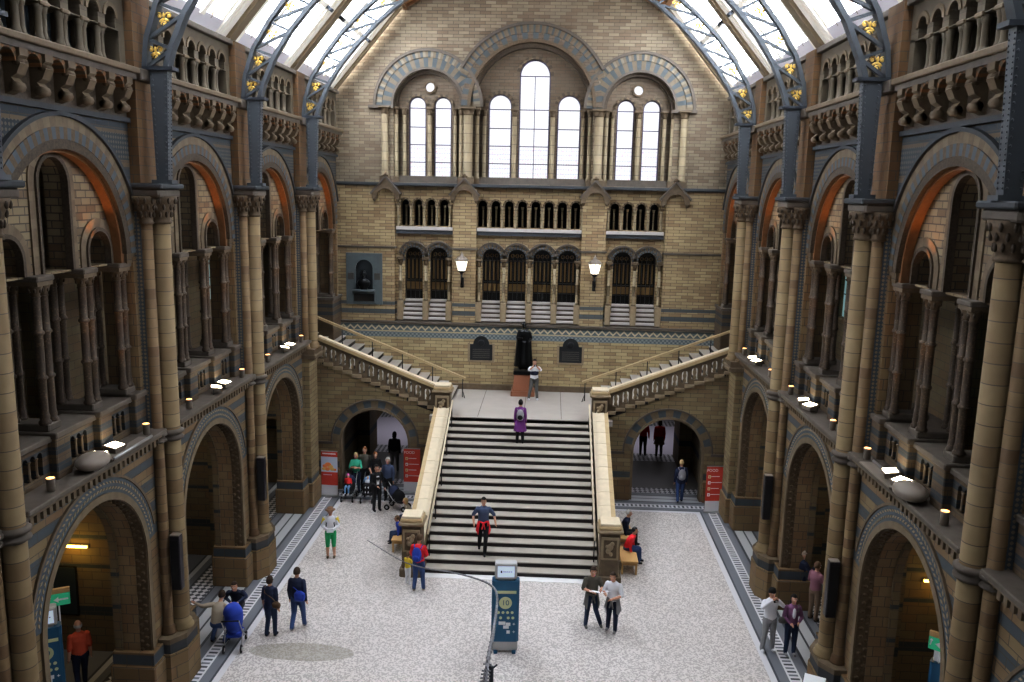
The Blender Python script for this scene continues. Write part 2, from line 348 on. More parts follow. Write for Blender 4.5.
        bpy.data.objects.remove(o); bpy.data.curves.remove(cu); bpy.data.meshes.remove(me)
        return s
    def text(s, body, size, T, m, ext=.003):
        cu = bpy.data.curves.new('t', 'FONT'); cu.body = body; cu.size = size; cu.extrude = ext; cu.align_x = 'CENTER'; cu.align_y = 'CENTER'
        o = bpy.data.objects.new('t', cu); col.objects.link(o); dg = bpy.context.evaluated_depsgraph_get(); dg.update()
        me = bpy.data.meshes.new_from_object(o.evaluated_get(dg))
        s.add([T @ q.co for q in me.vertices], [tuple(p.vertices) for p in me.polygons], m)
        bpy.data.objects.remove(o); bpy.data.curves.remove(cu); bpy.data.meshes.remove(me)
        return s
    def mesh(s, name):
        me = bpy.data.meshes.new(name); me.from_pydata(s.v, [], s.f)
        for m in s.mats: me.materials.append(MATS[m])
        me.polygons.foreach_set('material_index', s.m); me.polygons.foreach_set('use_smooth', s.sm); me.update()
        bm = bmesh.new(); bm.from_mesh(me); bmesh.ops.recalc_face_normals(bm, faces=bm.faces); bm.to_mesh(me); bm.free()
        return me
    def build(s, name, parent=None, kind=None):
        o = bpy.data.objects.new(name, s.mesh(name)); col.objects.link(o)
        if parent: o.parent = parent
        if kind: o['kind'] = kind
        return o
import bmesh
def pl(plane):
    return {'side': lambda u, v, w: (w, u, v), 'end': lambda u, v, w: (u, w, v), 'flat': lambda u, v, w: (u, v, w)}[plane]
def archloop(cu, hw, z0, zs, n=12, r=None):
    """round-headed opening, anticlockwise"""
    p = [(cu-hw, z0), (cu+hw, z0)]
    for k in range(n+1):
        a = PI*k/n; p.append((cu+hw*math.cos(a), zs+hw*math.sin(a)))
    return p
def rect(u0, u1, v0, v1): return [(u0, v0), (u1, v0), (u1, v1), (u0, v1)]
def circle(cu, cv, r, n=20): return [(cu+r*math.cos(2*PI*k/n), cv+r*math.sin(2*PI*k/n)) for k in range(n)]
def thing(name, label, cat, loc=(0, 0, 0), rz=0, group=None):
    o = bpy.data.objects.new(name, None); o.empty_display_size = .1; col.objects.link(o)
    o.location = loc; o.rotation_euler = (0, 0, rz); tag(o, label, cat, group); return o
def tag(o, label, cat, group=None):
    o['label'] = label; o['category'] = cat
    if group: o['group'] = group
    return o
CH = {}
def dup(root, loc=None, rz=None, label=None):
    m = {root: root.copy()}; col.objects.link(m[root])
    if loc is not None: m[root].location = loc
    if rz is not None: m[root].rotation_euler = (0, 0, rz)
    if label: m[root]['label'] = label
    def rec(a):
        for ch in [o for o in list(col.objects) if o.parent == a]:
            c = ch.copy(); col.objects.link(c); c.parent = m[a]; m[ch] = c; rec(ch)
    rec(root); return m[root]
# ------------------------------------------------------------------ levels and grid (metres)
PITCH = 5.92
def PY(k): return 12.82+PITCH*k          # pier lines k = -1 .. 3
def BY(k): return PY(k)+PITCH/2           # bay centres
ORD = {-1: 'nearest the camera', 0: 'first fully seen', 1: 'second fully seen', 2: 'third fully seen, beside the stairs', 3: 'farthest, above the stairs'}
BAYN = {-1: 'bay beside the camera', 0: 'first whole bay', 1: 'second whole bay', 2: 'third whole bay', 3: 'last bay'}
SIDES = (('left', -8.0, 0.0), ('right', 8.0, PI))
tn = [0]
def trim(mb, parent=None):
    tn[0] += 1; o = mb.build('trim_%d' % tn[0], parent, 'structure'); return o
def place(o, sx, y, rz):
    o.location = (sx, y, 0); o.rotation_euler = (0, 0, rz); return o

# ---- structure pieces, all in the left wall's frame (x = toward the hall, y = along the wall)
def ground_wall():
    mb = MB(); H = 2.56
    hw, zs = 1.99, 3.63
    out = [(-H, 0), (-hw, 0)]
    for k in range(25):
        a = PI-PI*k/24; out.append((hw*math.cos(a), zs+hw*math.sin(a)))
    out += [(hw, 0), (H, 0), (H, 6.3), (-H, 6.3)]
    mb.slab([out], -.7, -.08, 'side', 'arcade_brick'); return mb
def ground_trim():
    mb = MB(); zs = 3.63; st = 2.4
    mb.ring(0, zs, 1.92, 1.99, -.33, -.06, 'side', ['carved'], 44, stilt=st)
    for k in range(64):
        a = PI*(k+.5)/64; mb.ell((-.22+.06*(-1)**k, 1.925*math.cos(a), zs+1.925*math.sin(a)), (.06, .045, .045), 'carved', 5, 4)
        if k < 24:
            for s in (-1, 1): mb.ell((-.22+.06*(-1)**k, s*1.925, zs-.05-k*.1), (.06, .045, .045), 'carved', 5, 4)
    mb.ring(0, zs, 1.94, 2.09, -.12, -.03, 'side', ['ring_tan'], 26, stilt=st)
    mb.ring(0, zs, 2.09, 2.4, -.12, -.055, 'side', ['ring_blue'], 26, 8, 172)
    mb.ring(0, zs, 2.4, 2.46, -.12, -.03, 'side', ['stone'], 26, 14, 166)
    for k in range(50):
        a = R(12+156*k/49)
        for rr, t in ((2.18, .45), (2.30, -.45)):
            c = Vector((rr*math.cos(a), zs+rr*math.sin(a))); d = Vector((math.cos(a+t+PI/2), math.sin(a+t+PI/2)))*.06; e = Vector((-d.y, d.x))*.42
            mb.prism([tuple(c-d), tuple(c+e), tuple(c+d), tuple(c-e)], -.056, -.045, 'side', 'stone_light')
    mb.ring(0, zs, 1.9, 2.0, -.75, -.33, 'side', ['soffit_brick'], 26, stilt=st)
    mb.ring(0, zs, 1.86, 2.6, -.9, -.72, 'side', ['dark_brick'], 26, stilt=st)
    mb.box(-.9, -.7, -2.96, 2.96, 6.0, 6.25, 'dark_brick')
    for s in (-1, 1):
        a, b = sorted((s*1.72, s*2.56))
        mb.box(-.98, .1, a, b, 0, .92, 'plinth_brick', .03)
        mb.box(-.93, .05, min(s*1.78, s*2.56), max(s*1.78, s*2.56), .92, 1.25, 'plinth_brick')
    return mb
def alcoves():
    for side, s in (('left', -1), ('right', 1)):
        for k in (-1, 0, 1, 2):
            mb = MB(); y = BY(k)+3.85 if k < 2 else 32.6
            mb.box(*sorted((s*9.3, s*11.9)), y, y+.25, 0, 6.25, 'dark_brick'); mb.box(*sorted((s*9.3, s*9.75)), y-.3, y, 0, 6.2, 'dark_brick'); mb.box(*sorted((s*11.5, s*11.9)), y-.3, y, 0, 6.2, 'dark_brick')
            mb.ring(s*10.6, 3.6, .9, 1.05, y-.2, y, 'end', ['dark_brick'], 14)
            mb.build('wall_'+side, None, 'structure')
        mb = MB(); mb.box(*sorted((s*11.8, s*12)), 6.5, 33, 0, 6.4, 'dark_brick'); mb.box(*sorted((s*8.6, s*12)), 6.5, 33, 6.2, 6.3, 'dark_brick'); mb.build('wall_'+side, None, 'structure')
def ledge():
    mb = MB()
    mb.box(-.6, .26, -2.6, 2.6, 6.36, 6.46, 'stone_grey', .02); mb.box(-.6, .18, -2.6, 2.6, 6.28, 6.36, 'stone')
    mb.box(-.6, .0, -2.6, 2.6, 6.08, 6.28, 'carved_dark')
    for k in range(27):
        y = -2.5+5.0*k/26; mb.box(-.03, .1, y-.05, y+.05, 6.08, 6.28, 'stone')
    return mb
def parapet():
    mb = MB(); holes = []
    for c in (-1.52, 0, 1.52):
        for d in (-.22, 0, .22): holes.append(archloop(c+d, .075, 6.62, 7.0, 6))
    mb.slab([rect(-2.56, 2.56, 6.46, 7.22)]+holes, -.5, -.32, 'side', 'parapet_stone')
    mb.box(-.95, -.24, -2.56, 2.56, 7.2, 7.32, 'stone_grey', .02)
    for c in (-1.52, 0, 1.52):
        for d in (-.11, .11): mb.lathe([(.03, 6.62), (.045, 6.66), (.03, 6.7), (.03, 6.95), (.05, 7.0)], -.33, c+d, 'stone', 8)
    mb.box(-.62, -.58, -2.5, 2.5, 6.46, 7.2, 'dark_void')  # near-black sheet painted for the shade behind the openings
    for c in (-2.27, -.78, .78, 2.27):
        mb.box(-1.0, -.16, c-.24, c+.24, 6.46, 7.3, 'parapet_stone', .02); mb.box(-1.03, -.12, c-.27, c+.27, 7.26, 7.38, 'stone_grey', .02)
    return mb
def tymp_wall():
    mb = MB()
    holes = [archloop(0, .5, 10.27, 12.0, 12), archloop(-1.52, .44, 10.27, 10.6, 10), archloop(1.52, .44, 10.27, 10.6, 10)]
    out = [(-2.5, 10.25), (-2.02, 10.25)]
    out = [(-2.5, 10.26), (2.5, 10.26), (2.5, 13.2), (-2.5, 13.2)]
    holes = [archloop(0, .5, 10.3, 12.0, 12), archloop(-1.52, .44, 10.3, 10.6, 10), archloop(1.52, .44, 10.3, 10.6, 10)]
    mb.slab([out]+holes, -.95, -.52, 'side', 'tympanum_brick')
    for c, hw, zs, st in ((0, .5, 12.0, 1.7), (-1.52, .44, 10.6, .3), (1.52, .44, 10.6, .3)):
        mb.ring(c, zs, hw, hw+.24, -.55, -.49, 'side', ['stone', 'stone', 'ring_tan'], 14, stilt=st)
        mb.ring(c, zs, hw-.03, hw+.05, -.6, -.45, 'side', ['carved_dark'], 12, stilt=st)
    # remove the sill strips by keeping them thin: lintel course on the capitals
    return mb
def bigarch():
    mb = MB(); hw, zs = 2.18, 10.5
    out = [(-2.58, 10.28), (-hw, 10.28)]
    for k in range(29):
        a = PI-PI*k/28; out.append((hw*math.cos(a), zs+hw*math.sin(a)))
    out += [(hw, 10.28), (2.58, 10.28), (2.58, 13.36), (-2.58, 13.36)]
    mb.slab([out], -.5, -.24, 'side', 'spandrel_brick')
    mb.ring(0, zs, 2.06, 2.2, -.5, -.3, 'side', ['orange_stone'], 36, stilt=.3)
    mb.ring(0, zs, 2.12, 2.3, -.4, -.2, 'side', ['carved_dark'], 40)
    mb.ring(0, zs, 2.3, 2.52, -.3, -.19, 'side', ['ring_blue', 'carved'], 60)
    mb.ring(0, zs, 2.52, 2.72, -.3, -.21, 'side', ['ring_tan', 'stone'], 36, 12, 168)
    mb.ring(0, zs, 2.72, 2.8, -.3, -.15, 'side', ['stone_band'], 36, 20, 160)
    for s in (-1, 1): mb.box(-.95, -.22, min(s*2.42, s*2.58), max(s*2.42, s*2.58), 7.3, 10.4, 'soffit_brick')
    return mb
def top_band():
    mb = MB()
    mb.box(-.9, -.24, -2.6, 2.6, 13.34, 14.22, 'carved_dark')
    mb.box(-.9, .12, -2.6, 2.6, 14.32, 14.44, 'stone', .02); mb.box(-.9, .04, -2.6, 2.6, 14.2, 14.32, 'stone_grey')
    mb.box(-.5, -.16, -2.6, 2.6, 13.3, 13.4, 'stone_band')
    # arcade wall with its round heads and the cornice
    cs = [-1.98+.66*k for k in range(7)]
    mb.slab([rect(-2.6, 2.6, 15.15, 15.9)]+[archloop(c, .2, 15.17, 15.38, 8) for c in cs], -.5, -.2, 'side', 'gallery_stone')
    for c in cs: mb.ring(c, 15.38, .2, .29, -.25, -.17, 'side', ['stone'], 10)
    mb.box(-.6, -.06, -2.6, 2.6, 15.88, 16.02, 'stone_grey', .02)
    for s in (-1, 1): mb.box(-.5, -.2, min(s*2.3, s*2.6), max(s*2.3, s*2.6), 14.44, 15.2, 'gallery_stone')
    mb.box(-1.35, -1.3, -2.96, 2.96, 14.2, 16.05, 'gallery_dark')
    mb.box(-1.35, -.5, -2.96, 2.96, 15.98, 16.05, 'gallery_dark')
    return mb
def gallery_shell():
    mb = MB()
    mb.box(-3.4, -.6, -2.96, 2.96, 6.3, 6.44, 'stone_grey')
    mb.box(-3.4, -.9, -2.96, 2.96, 13.3, 13.5, 'dark_brick')
    out = rect(-2.96, 2.96, 6.3, 13.5)
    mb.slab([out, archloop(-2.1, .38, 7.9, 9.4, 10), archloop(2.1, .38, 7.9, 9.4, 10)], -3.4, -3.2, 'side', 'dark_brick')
    for c in (-2.1, 2.1):
        mb.box(-3.42, -3.4, c-.38, c+.38, 7.9, 9.8, 'window_teal')
        for z in (8.7, 9.2, 9.7): mb.box(-3.4, -3.37, c-.38, c+.38, z-.02, z+.02, 'black')
        mb.box(-3.4, -3.37, c-.02, c+.02, 7.9, 9.8, 'black')
    mb.box(-3.2, -2.4, 2.9, 3.02, 6.4, 13.4, 'dark_brick')
    return mb
pieces_ground = [('wall', ground_wall()), ('trim', ground_trim())]
alcoves()
pieces_up = [('trim', ledge()), ('trim', parapet()), ('wall', tymp_wall()), ('wall', bigarch()), ('wall', top_band()), ('wall', gallery_shell())]
def spread(kind, mb, ks):
    base = None
    for side, sx, rz in SIDES:
        for k in ks:
            if kind == 'trim': tn[0] += 1; nm = 'trim_%d' % tn[0]
            else: nm = 'wall_'+side
            if base is None: o = base = mb.build(nm, None, 'structure')
            else: o = base.copy(); o.name = nm; col.objects.link(o)
            o['kind'] = 'structure'; place(o, sx, BY(k), rz)
for kind, mb in pieces_ground: spread(kind, mb, (-1, 0, 1, 2))
for i_, (kind, mb) in enumerate(pieces_up): spread(kind, mb, (-1, 0, 1, 2) if i_ in (0, 1, 5) else (-1, 0, 1, 2, 3))
for side, s in (('left', -1), ('right', 1)):      # bay over the stairs: open below, a banded block under the far colonnettes
    mb = MB(); mb.box(*sorted((s*8.25, s*9.2)), BY(3)+1.75, 37, 3.25, 7.3, 'parapet_stone', .02); mb.box(*sorted((s*8.2, s*9.25)), BY(3)+1.7, 37, 7.26, 7.38, 'stone_grey', .02)
    mb.box(*sorted((s*11.2, s*11.4)), 30.6, 37.2, 3, 13.5, 'dark_brick'); mb.box(*sorted((s*8.7, s*11.4)), 37.0, 37.2, 3, 13.5, 'dark_brick'); mb.box(*sorted((s*8.9, s*11.4)), 30.6, 37.2, 13.3, 13.5, 'dark_brick'); mb.box(*sorted((s*8.7, s*11.4)), 31.6, 31.9, 3, 13.4, 'dark_brick')
    mb.build('wall_'+side, None, 'structure')

# ---- clustered piers
def shaft_prof(r, z0, z1): return [(r*1.45, z0), (r*1.5, z0+.06), (r*1.2, z0+.1), (r*1.3, z0+.16), (r*1.02, z0+.2), (r, z0+.3), (r, z1)]
def make_pier(floor_start=True):
    z0 = 1.32 if floor_start else 6.1
    t = thing('clustered_pier', '', 'pier', (0, 0, 0), 0, 'clustered stone piers between the bays')
    mb = MB(); mb.box(-.95, -.02, -.4, .4, z0-.1, 11.75, 'soffit_brick')
    for s in (-1, 1): mb.box(-.3, .0, s*.4-.012, s*.4+.012, z0, 11.4, 'chevron')
    mb.build('pilaster', t)
    if floor_start:
        mb = MB(); mb.box(-1.0, .12, -.62, .62, 0, 1.0, 'plinth_brick', .05)
        P = [(-.1, -.72), (.22, -.72), (.48, -.34), (.48, .34), (.22, .72), (-.1, .72)]
        mb.prism(P, 0, .95, 'flat', 'plinth_brick'); Q = [(x*.93, y*.93) for x, y in P]
        mb.prism(Q, .95, 1.22, 'flat', 'stone_band'); mb.prism([(x*.97, y*.97) for x, y in P], 1.2, 1.33, 'flat', 'stone')
    else:
        mb = MB(); mb.box(-1.1, .2, -.5, .5, 0, 5.75, 'stair_brick', .02); mb.box(-1.1, .45, -.55, .55, 5.75, 5.92, 'stone', .03); mb.box(-.9, .4, -.5, .5, 5.9, 6.12, 'stone')
        mb.box(-.1, .26, -.56, .56, 0, .95, 'plinth_brick', .03)
    mb.build('plinth', t)
    for (x, y, r, m) in ((.19, 0, .2, 'shaft_stone'), (.02, -.33, .125, 'small_shaft_stone'), (.02, .33, .125, 'small_shaft_stone')):
        mb = MB(); mb.lathe(shaft_prof(r, z0, 11.15), x, y, m, 20); mb.build('shaft', t)
        if floor_start:
            mb = MB(); rr = r+.015
            mb.lathe([(rr, 6.1), (rr+.06, 6.13), (rr+.06, 6.17), (rr+.01, 6.2), (rr+.01, 6.24), (rr+.07, 6.27), (rr+.07, 6.32), (rr, 6.36)], x, y, 'stone_grey', 20); mb.build('shaft_ring', t)
        mb = MB(); pr = [(r, 11.12), (r+.05, 11.15), (r+.02, 11.19), (r+.02, 11.25)]
        mb.lathe(pr+[(r+.05, 11.4), (r+.14, 11.62), (r+.17, 11.74)], x, y, 'carved', 16)
        for row, (zz, rd) in enumerate(((11.34, .045), (11.5, .1), (11.64, .15))):
            for k in range(11):
                a = 2*PI*(k+.5*(row % 2))/11; mb.ell((x+(r+rd)*math.cos(a), y+(r+rd)*math.sin(a), zz), (.036, .036, .075), 'carved_dark', 6, 4)
        mb.build('capital', t)
    mb = MB(); mb.box(-.95, .52, -.58, .58, 11.9, 12.02, 'stone_band', .03); mb.box(-.95, .44, -.54, .54, 11.72, 11.9, 'stone_grey', .04); mb.build('abacus', t)
    mb = MB(); mb.box(-.95, -.02, -.42, .42, 12.0, 16.0, 'pier_top_brick'); mb.box(-.95, .14, -.46, .46, 14.2, 14.44, 'stone_grey', .02); mb.build('upper_pier', t)
    return t
pierA = None; pierB = make_pier(False)
pn = {-1: 'beside the camera', 0: 'first and largest', 1: 'second along, with speaker', 2: 'third along, with speaker', 3: 'last, beside the upper stairs'}
for side, sx, rz in SIDES:
    for k in (-1, 0, 1, 2):
        lb = 'clustered pier of tan stone shafts, %s side, %s' % (side, pn[k])
        if pierA is None: pierA = make_pier(); place(pierA, sx, PY(k), rz); pierA['label'] = lb
        else: dup(pierA, (sx, PY(k), 0), rz, lb)
    lb = 'clustered pier of tan stone shafts, %s side, %s' % (side, pn[3])
    if side == 'left': place(pierB, sx, PY(3), rz); pierB['label'] = lb
    else: dup(pierB, (sx, PY(3), 0), rz, lb)

# ---- colonnette clusters in the first-floor openings
def make_cluster():
    t = thing('colonnette_cluster', '', 'colonnettes', group='banded colonnettes of the first floor openings')
    mb = MB(); mb.box(-.42, .42, -.21, .21, 7.38, 7.52, 'stone_grey', .02); mb.build('base', t)
    for x in (-.3, 0, .3):
        ys = (-.12, .12)
        for y in ys:
            if x == 0: continue
            mb = MB(); r = .078
            pr = [(.11, 7.5), (.115, 7.56), (.085, 7.6), (.095, 7.66), (r, 7.72)]
            for zz in (8.35, 9.2): pr += [(r, zz), (r+.03, zz+.03), (r+.03, zz+.07), (r, zz+.1)]
            pr += [(r, 9.9), (r+.02, 9.93)]
            mb.lathe(pr, x, y, 'colonnette_stone', 10); mb.build('shaft', t)
    mb = MB()
    for x in (-.3, .3):
        for y in (-.12, .12):
            mb.lathe([(.08, 9.9), (.08, 9.97), (.13, 10.1), (.14, 10.14)], x, y, 'carved', 10)
            for k in range(6): mb.ell((x+.1*math.cos(k*PI/3), y+.1*math.sin(k*PI/3), 10.04), (.03, .03, .05), 'carved_dark', 5, 4)
    mb.box(-.46, .46, -.27, .27, 10.2, 10.3, 'stone_grey', .02); mb.box(-.43, .43, -.24, .24, 10.12, 10.2, 'stone'); mb.build('capital', t)
    return t
clus = None; cn = ['jamb nearer the camera', 'near the middle, camera side', 'near the middle, stair side', 'jamb farther from the camera']
for side, sx, rz in SIDES:
    for k in (-1, 0, 1, 2, 3):
        for i, y in enumerate((-2.15, -.77, .77, 2.15)):
            if k == 3 and i < 3: continue
            lb = 'banded dark colonnettes, %s, %s, %s' % (cn[i], BAYN[k], side+' side')
            p = (sx+(-.72 if sx < 0 else .72), BY(k)+y, 0)
            if clus is None: clus = make_cluster(); clus.location = p; clus['label'] = lb
            else: dup(clus, p, rz, lb)

# ---- corbel tables and top arcades
def make_corbels():
    t = thing('corbel_table', '', 'corbels', group='corbel tables under the top galleries')
    for k in range(7):
        y = -2.16+.72*k; mb = MB()
        P = [(-.24, 13.45), (-.12, 13.5), (-.04, 13.62), (-.12, 13.72), (-.02, 13.78), (.06, 13.95), (.0, 14.02), (.06, 14.08), (.06, 14.2), (-.24, 14.2)]
        n = len(P); yy = .12
        mb.add([(a, y-yy, b) for a, b in P]+[(a, y+yy, b) for a, b in P], [tuple(range(n)), tuple(range(2*n-1, n-1, -1))]+[(i, n+i, n+(i+1) % n, (i+1) % n) for i in range(n)], 'stone')
        mb.tube([(-.1, y-.12, 13.58), (-.1, y+.12, 13.58)], .09, 'stone', 8); mb.tube([(-.02, y-.13, 13.98), (-.02, y+.13, 13.98)], .07, 'carved', 8)
        mb.build('corbel', t)
    mb = MB()
    for k in range(7):
        y = -2.16+.72*k
        if k < 6: mb.ring(y+.36, 13.98, .2, .3, -.24, .0, 'side', ['orange_stone', 'carved'], 10); mb.prism([(y+.36-.24, 14.2), (y+.36+.24, 14.2), (y+.36+.2, 14.1), (y+.36, 14.2), (y+.36-.2, 14.1)], -.24, -.02, 'side', 'carved')
    mb.build('arch_band', t)
    return t
def make_arcade():
    t = thing('top_arcade', '', 'arcade', group='colonnaded top galleries under the roof')
    for k in range(6):
        y = -1.65+.66*k; mb = MB()
        for dx in (-.08,):
            for dy in (-.075, .075):
                mb.lathe([(.09, 14.5), (.09, 14.55), (.075, 14.6), (.066, 14.65), (.066, 14.98), (.075, 15.0), (.105, 15.12)], -.28+dx*0, y+dy, 'gallery_stone', 9)
        mb.lathe([(.055, 14.5), (.055, 15.12)], -.43, y, 'gallery_stone', 8)
        mb.box(-.52, -.16, y-.15, y+.15, 14.44, 14.52, 'gallery_stone', .015); mb.box(-.52, -.16, y-.14, y+.14, 15.1, 15.18, 'stone', .015)
        mb.build('colonnette_pair', t)
    return t
cb = ar = None
for side, sx, rz in SIDES:
    for k in (-1, 0, 1, 2, 3):
        lb = 'row of carved stone corbels below the top gallery, %s, %s side' % (BAYN[k], side); lb2 = 'row of paired stone colonnettes in the top gallery, %s, %s side' % (BAYN[k], side)
        if cb is None: cb = make_corbels(); place(cb, sx, BY(k), rz); cb['label'] = lb; ar = make_arcade(); place(ar, sx, BY(k), rz); ar['label'] = lb2
        else: dup(cb, (sx, BY(k), 0), rz, lb); dup(ar, (sx, BY(k), 0), rz, lb2)

# ---- iron roof arches
INN = [(7.5, 14.45), (7.36, 14.9), (7.02, 15.65), (6.55, 16.35), (5.95, 17.05), (5.25, 17.75), (4.4, 18.45), (3.4, 19.05), (2.3, 19.55), (1.15, 19.85), (0, 19.95)]
OUT = [(7.95, 14.5), (7.88, 15.1), (7.62, 15.85), (7.15, 16.6), (6.55, 17.35), (5.85, 18.05), (4.95, 18.8), (3.85, 19.5), (2.6, 20.1), (1.3, 20.5), (0, 20.62)]
def make_rib():
    t = thing('iron_roof_arch', '', 'roof arch', group='blue-grey iron lattice arches of the roof')
    for s in (-1, 1):
        mb = MB()
        mb.add([(s*x, y, z) for y in (-.11, .11) for x, z in ((7.54, 12.02), (7.8, 12.02), (7.84, 14.5), (7.44, 14.5))], [(0, 1, 2, 3), (7, 6, 5, 4), (0, 4, 5, 1), (1, 5, 6, 2), (2, 6, 7, 3), (3, 7, 4, 0)], 'iron')
        mb.box(*sorted((s*7.3, s*7.98)), -.17, .17, 14.44, 14.52, 'iron_dark'); mb.box(*sorted((s*7.44, s*7.9)), -.15, .15, 12.02, 12.1, 'iron')
        for i in range(19):
            z = 12.2+i*.12
            for x in (7.58+(-.1)*(z-12)/2.5, 7.77): mb.ell((s*x, -.115, z), (.022, .015, .022), 'iron', 6, 4)
        for i in range(28):
            z = 12.2+i*.08
            for y in (-.07, .07): mb.ell((s*(7.535-.04*(z-12)), y, z), (.012, .02, .02), 'iron', 6, 4)
        mb.build('post', t)
        for nm, L in (('inner_chord', INN), ('outer_chord', OUT)):
            mb = MB()
            w = .11; v = []; f = []
            for i, (x, z) in enumerate(L):
                a = Vector(L[max(i-1, 0)]); b = Vector(L[min(i+1, len(L)-1)]); d = (b-a).normalized(); nn = Vector((-d.y, d.x))*(w/2)
                for (q, y) in ((nn, -.12), (-nn, -.12), (-nn, .12), (nn, .12)): v.append((s*(x+q.x), y, z+q.y))
            for i in range(len(L)-1):
                for k in range(4): f.append((i*4+k, i*4+(k+1) % 4, i*4+4+(k+1) % 4, i*4+4+k))
            f += [(3, 2, 1, 0), tuple(len(v)-4+k for k in range(4))]
            mb.add(v, f, 'iron'); mb.build(nm, t)
        for i in range(10):
            a = INN[i]; b = OUT[i]; c = INN[i+1]; d = OUT[i+1]
            mb = MB()
            if i: mb.bar((s*a[0], 0, a[1]), (s*b[0], 0, b[1]), .07, .1, 'iron')
            p, q = (a, d) if i % 2 else (b, c)
            mb.bar((s*b[0], 0, b[1]), (s*c[0], 0, c[1]), .07, .1, 'iron')
            mb.build('lattice_bar', t)
            # gilded leaf scroll in the outer... in the triangle b-c-d
            mb = MB(); g0 = ((b[0]+c[0]+d[0])/3, (b[1]+c[1]+d[1])/3); S = .9
            for kk in range(3):
                a1 = kk*2*PI/3+.5; ce = (g0[0]+.12*math.cos(a1), g0[1]+.12*math.sin(a1))
                pts = [(s*(ce[0]+.075*math.cos(th)*(1-th/9)), 0, ce[1]+.075*math.sin(th)*(1-th/9)) for th in [x*.7 for x in range(9)]]
                mb.tube(pts, .016, 'gold', 5); mb.ell((s*ce[0], 0, ce[1]), (.035, .02, .035), 'gold', 6, 4)
                mb.ell((s*(g0[0]+.06*math.cos(a1+1)), 0, g0[1]+.06*math.sin(a1+1)), (.07, .015, .03), 'gold', 6, 4, Euler((0, -s*(a1+1), 0)))
            if i < 8: mb.build('gilded_scroll', t)
    return t
rib = make_rib(); rn = {-1: 'directly over the near edge', 0: 'nearest, with its feet at the picture edges', 1: 'second back with the widest gold scrolls in view', 2: 'third back in the roof', 3: 'farthest, just before the stained windows'}
for k in (-1, 0, 1, 2, 3):
    lb = 'blue-grey riveted iron roof arch, %s' % rn[k]
    if k == -1: rib.location = (0, PY(k), 0); rib['label'] = lb
    else: dup(rib, (0, PY(k), 0), 0, lb)

# ---- roof: skylights, rafters, boarded crown
E0 = Vector((8.5, 0, 16.0)); E1 = Vector((5.45, 0, 19.62)); SL = (E1-E0); SN = Vector((.765, 0, .644))
def slope(s, t, y, off=0):
    p = E0+SL*t+SN*off; return (s*p.x, y, p.z)
wn_ = [0]
def skyl():
    t = bpy.data.objects.new('window_1', None); col.objects.link(t); t['kind'] = 'structure'
    def q(mb, t0, t1, y0, y1, o0, o1, m):
        v = [slope(-1, a, b, c) for a in (t0, t1) for b in (y0, y1) for c in (o0, o1)]
        mb.add(v, [(0, 1, 3, 2), (4, 6, 7, 5), (0, 4, 5, 1), (2, 3, 7, 6), (0, 2, 6, 4), (1, 5, 7, 3)], m)
    mb = MB(); q(mb, .12, 1, -2.3, 2.3, .1, .11, 'skylight_glass'); mb.build('pane', t)
    mb = MB()
    for s in (-1, 1):
        for a, b, o, m in ((2.96, 2.74, -.14, 'rafter_edge'), (2.74, 2.42, -.03, 'glowing_rafter'), (2.42, 2.36, .08, 'rafter_edge'), (2.36, 2.2, .0, 'glowing_rafter'), (2.2, 2.1, .07, 'glowing_rafter')):
            y0, y1 = sorted((s*a, s*b)); q(mb, 0, 1, y0, y1, o, .2, m)
    q(mb, 0, .12, -2.4, 2.4, .05, .2, 'eave'); q(mb, .93, 1, -2.4, 2.4, 0, .2, 'glowing_rafter')
    q(mb, .54, .58, -2.2, 2.2, .02, .12, 'glowing_rafter')
    mb.build('window_frame', t)
    mb = MB()
    for y in (-.8, .8): q(mb, .1, 1, y-.12, y+.12, .0, .12, 'glowing_rafter')
    for y in (-1.45, 0, 1.45): q(mb, .1, 1, y-.02, y+.02, .05, .12, 'rafter_edge')
    mb.build('glazing_bar', t)
    mb = MB()
    q(mb, .55, .575, -2.3, -2.0, -.15, .05, 'iron_dark'); q(mb, .55, .575, 2.0, 2.3, -.15, .05, 'iron_dark'); mb.build('bracket', t)
    return t
sk = skyl(); n = 1
for side, sx, rz in SIDES:
    for k in (-1, 0, 1, 2, 3):
        if n == 1: sk.location = (0, BY(k), 0); n += 1; continue
        o = dup(sk, (0, BY(k), 0), rz); o.name = 'window_%d' % n; o['kind'] = 'structure'; n += 1
mb = MB()
for s in (-1, 1):
    a = (s*5.5, 19.55); b = (0, 22.4)
    y0, y1 = 6, 37.2
    mb.add([(a[0], y0, a[1]), (a[0], y1, a[1]), (0, y1, 22.4), (0, y0, 22.4), (a[0], y0, a[1]+.1), (a[0], y1, a[1]+.1), (0, y1, 22.5), (0, y0, 22.5)], [(0, 1, 2, 3), (7, 6, 5, 4), (0, 4, 5, 1), (0, 3, 7, 4), (1, 5, 6, 2)], 'wood_ceiling')
    for k in range(22):
        y = 7+k*1.42; mb.bar((a[0], y, a[1]-.06), (0, y, 22.34), .12, .12, 'wood_beam')
    for f in (.02, .35, .68): mb.bar((a[0]*(1-f), y0, a[1]+(22.4-a[1])*f-.08), (a[0]*(1-f), y1, a[1]+(22.4-a[1])*f-.08), .2, .14, 'wood_beam', up=(0, 0, 1))
mb.build('ceiling', None, 'structure')

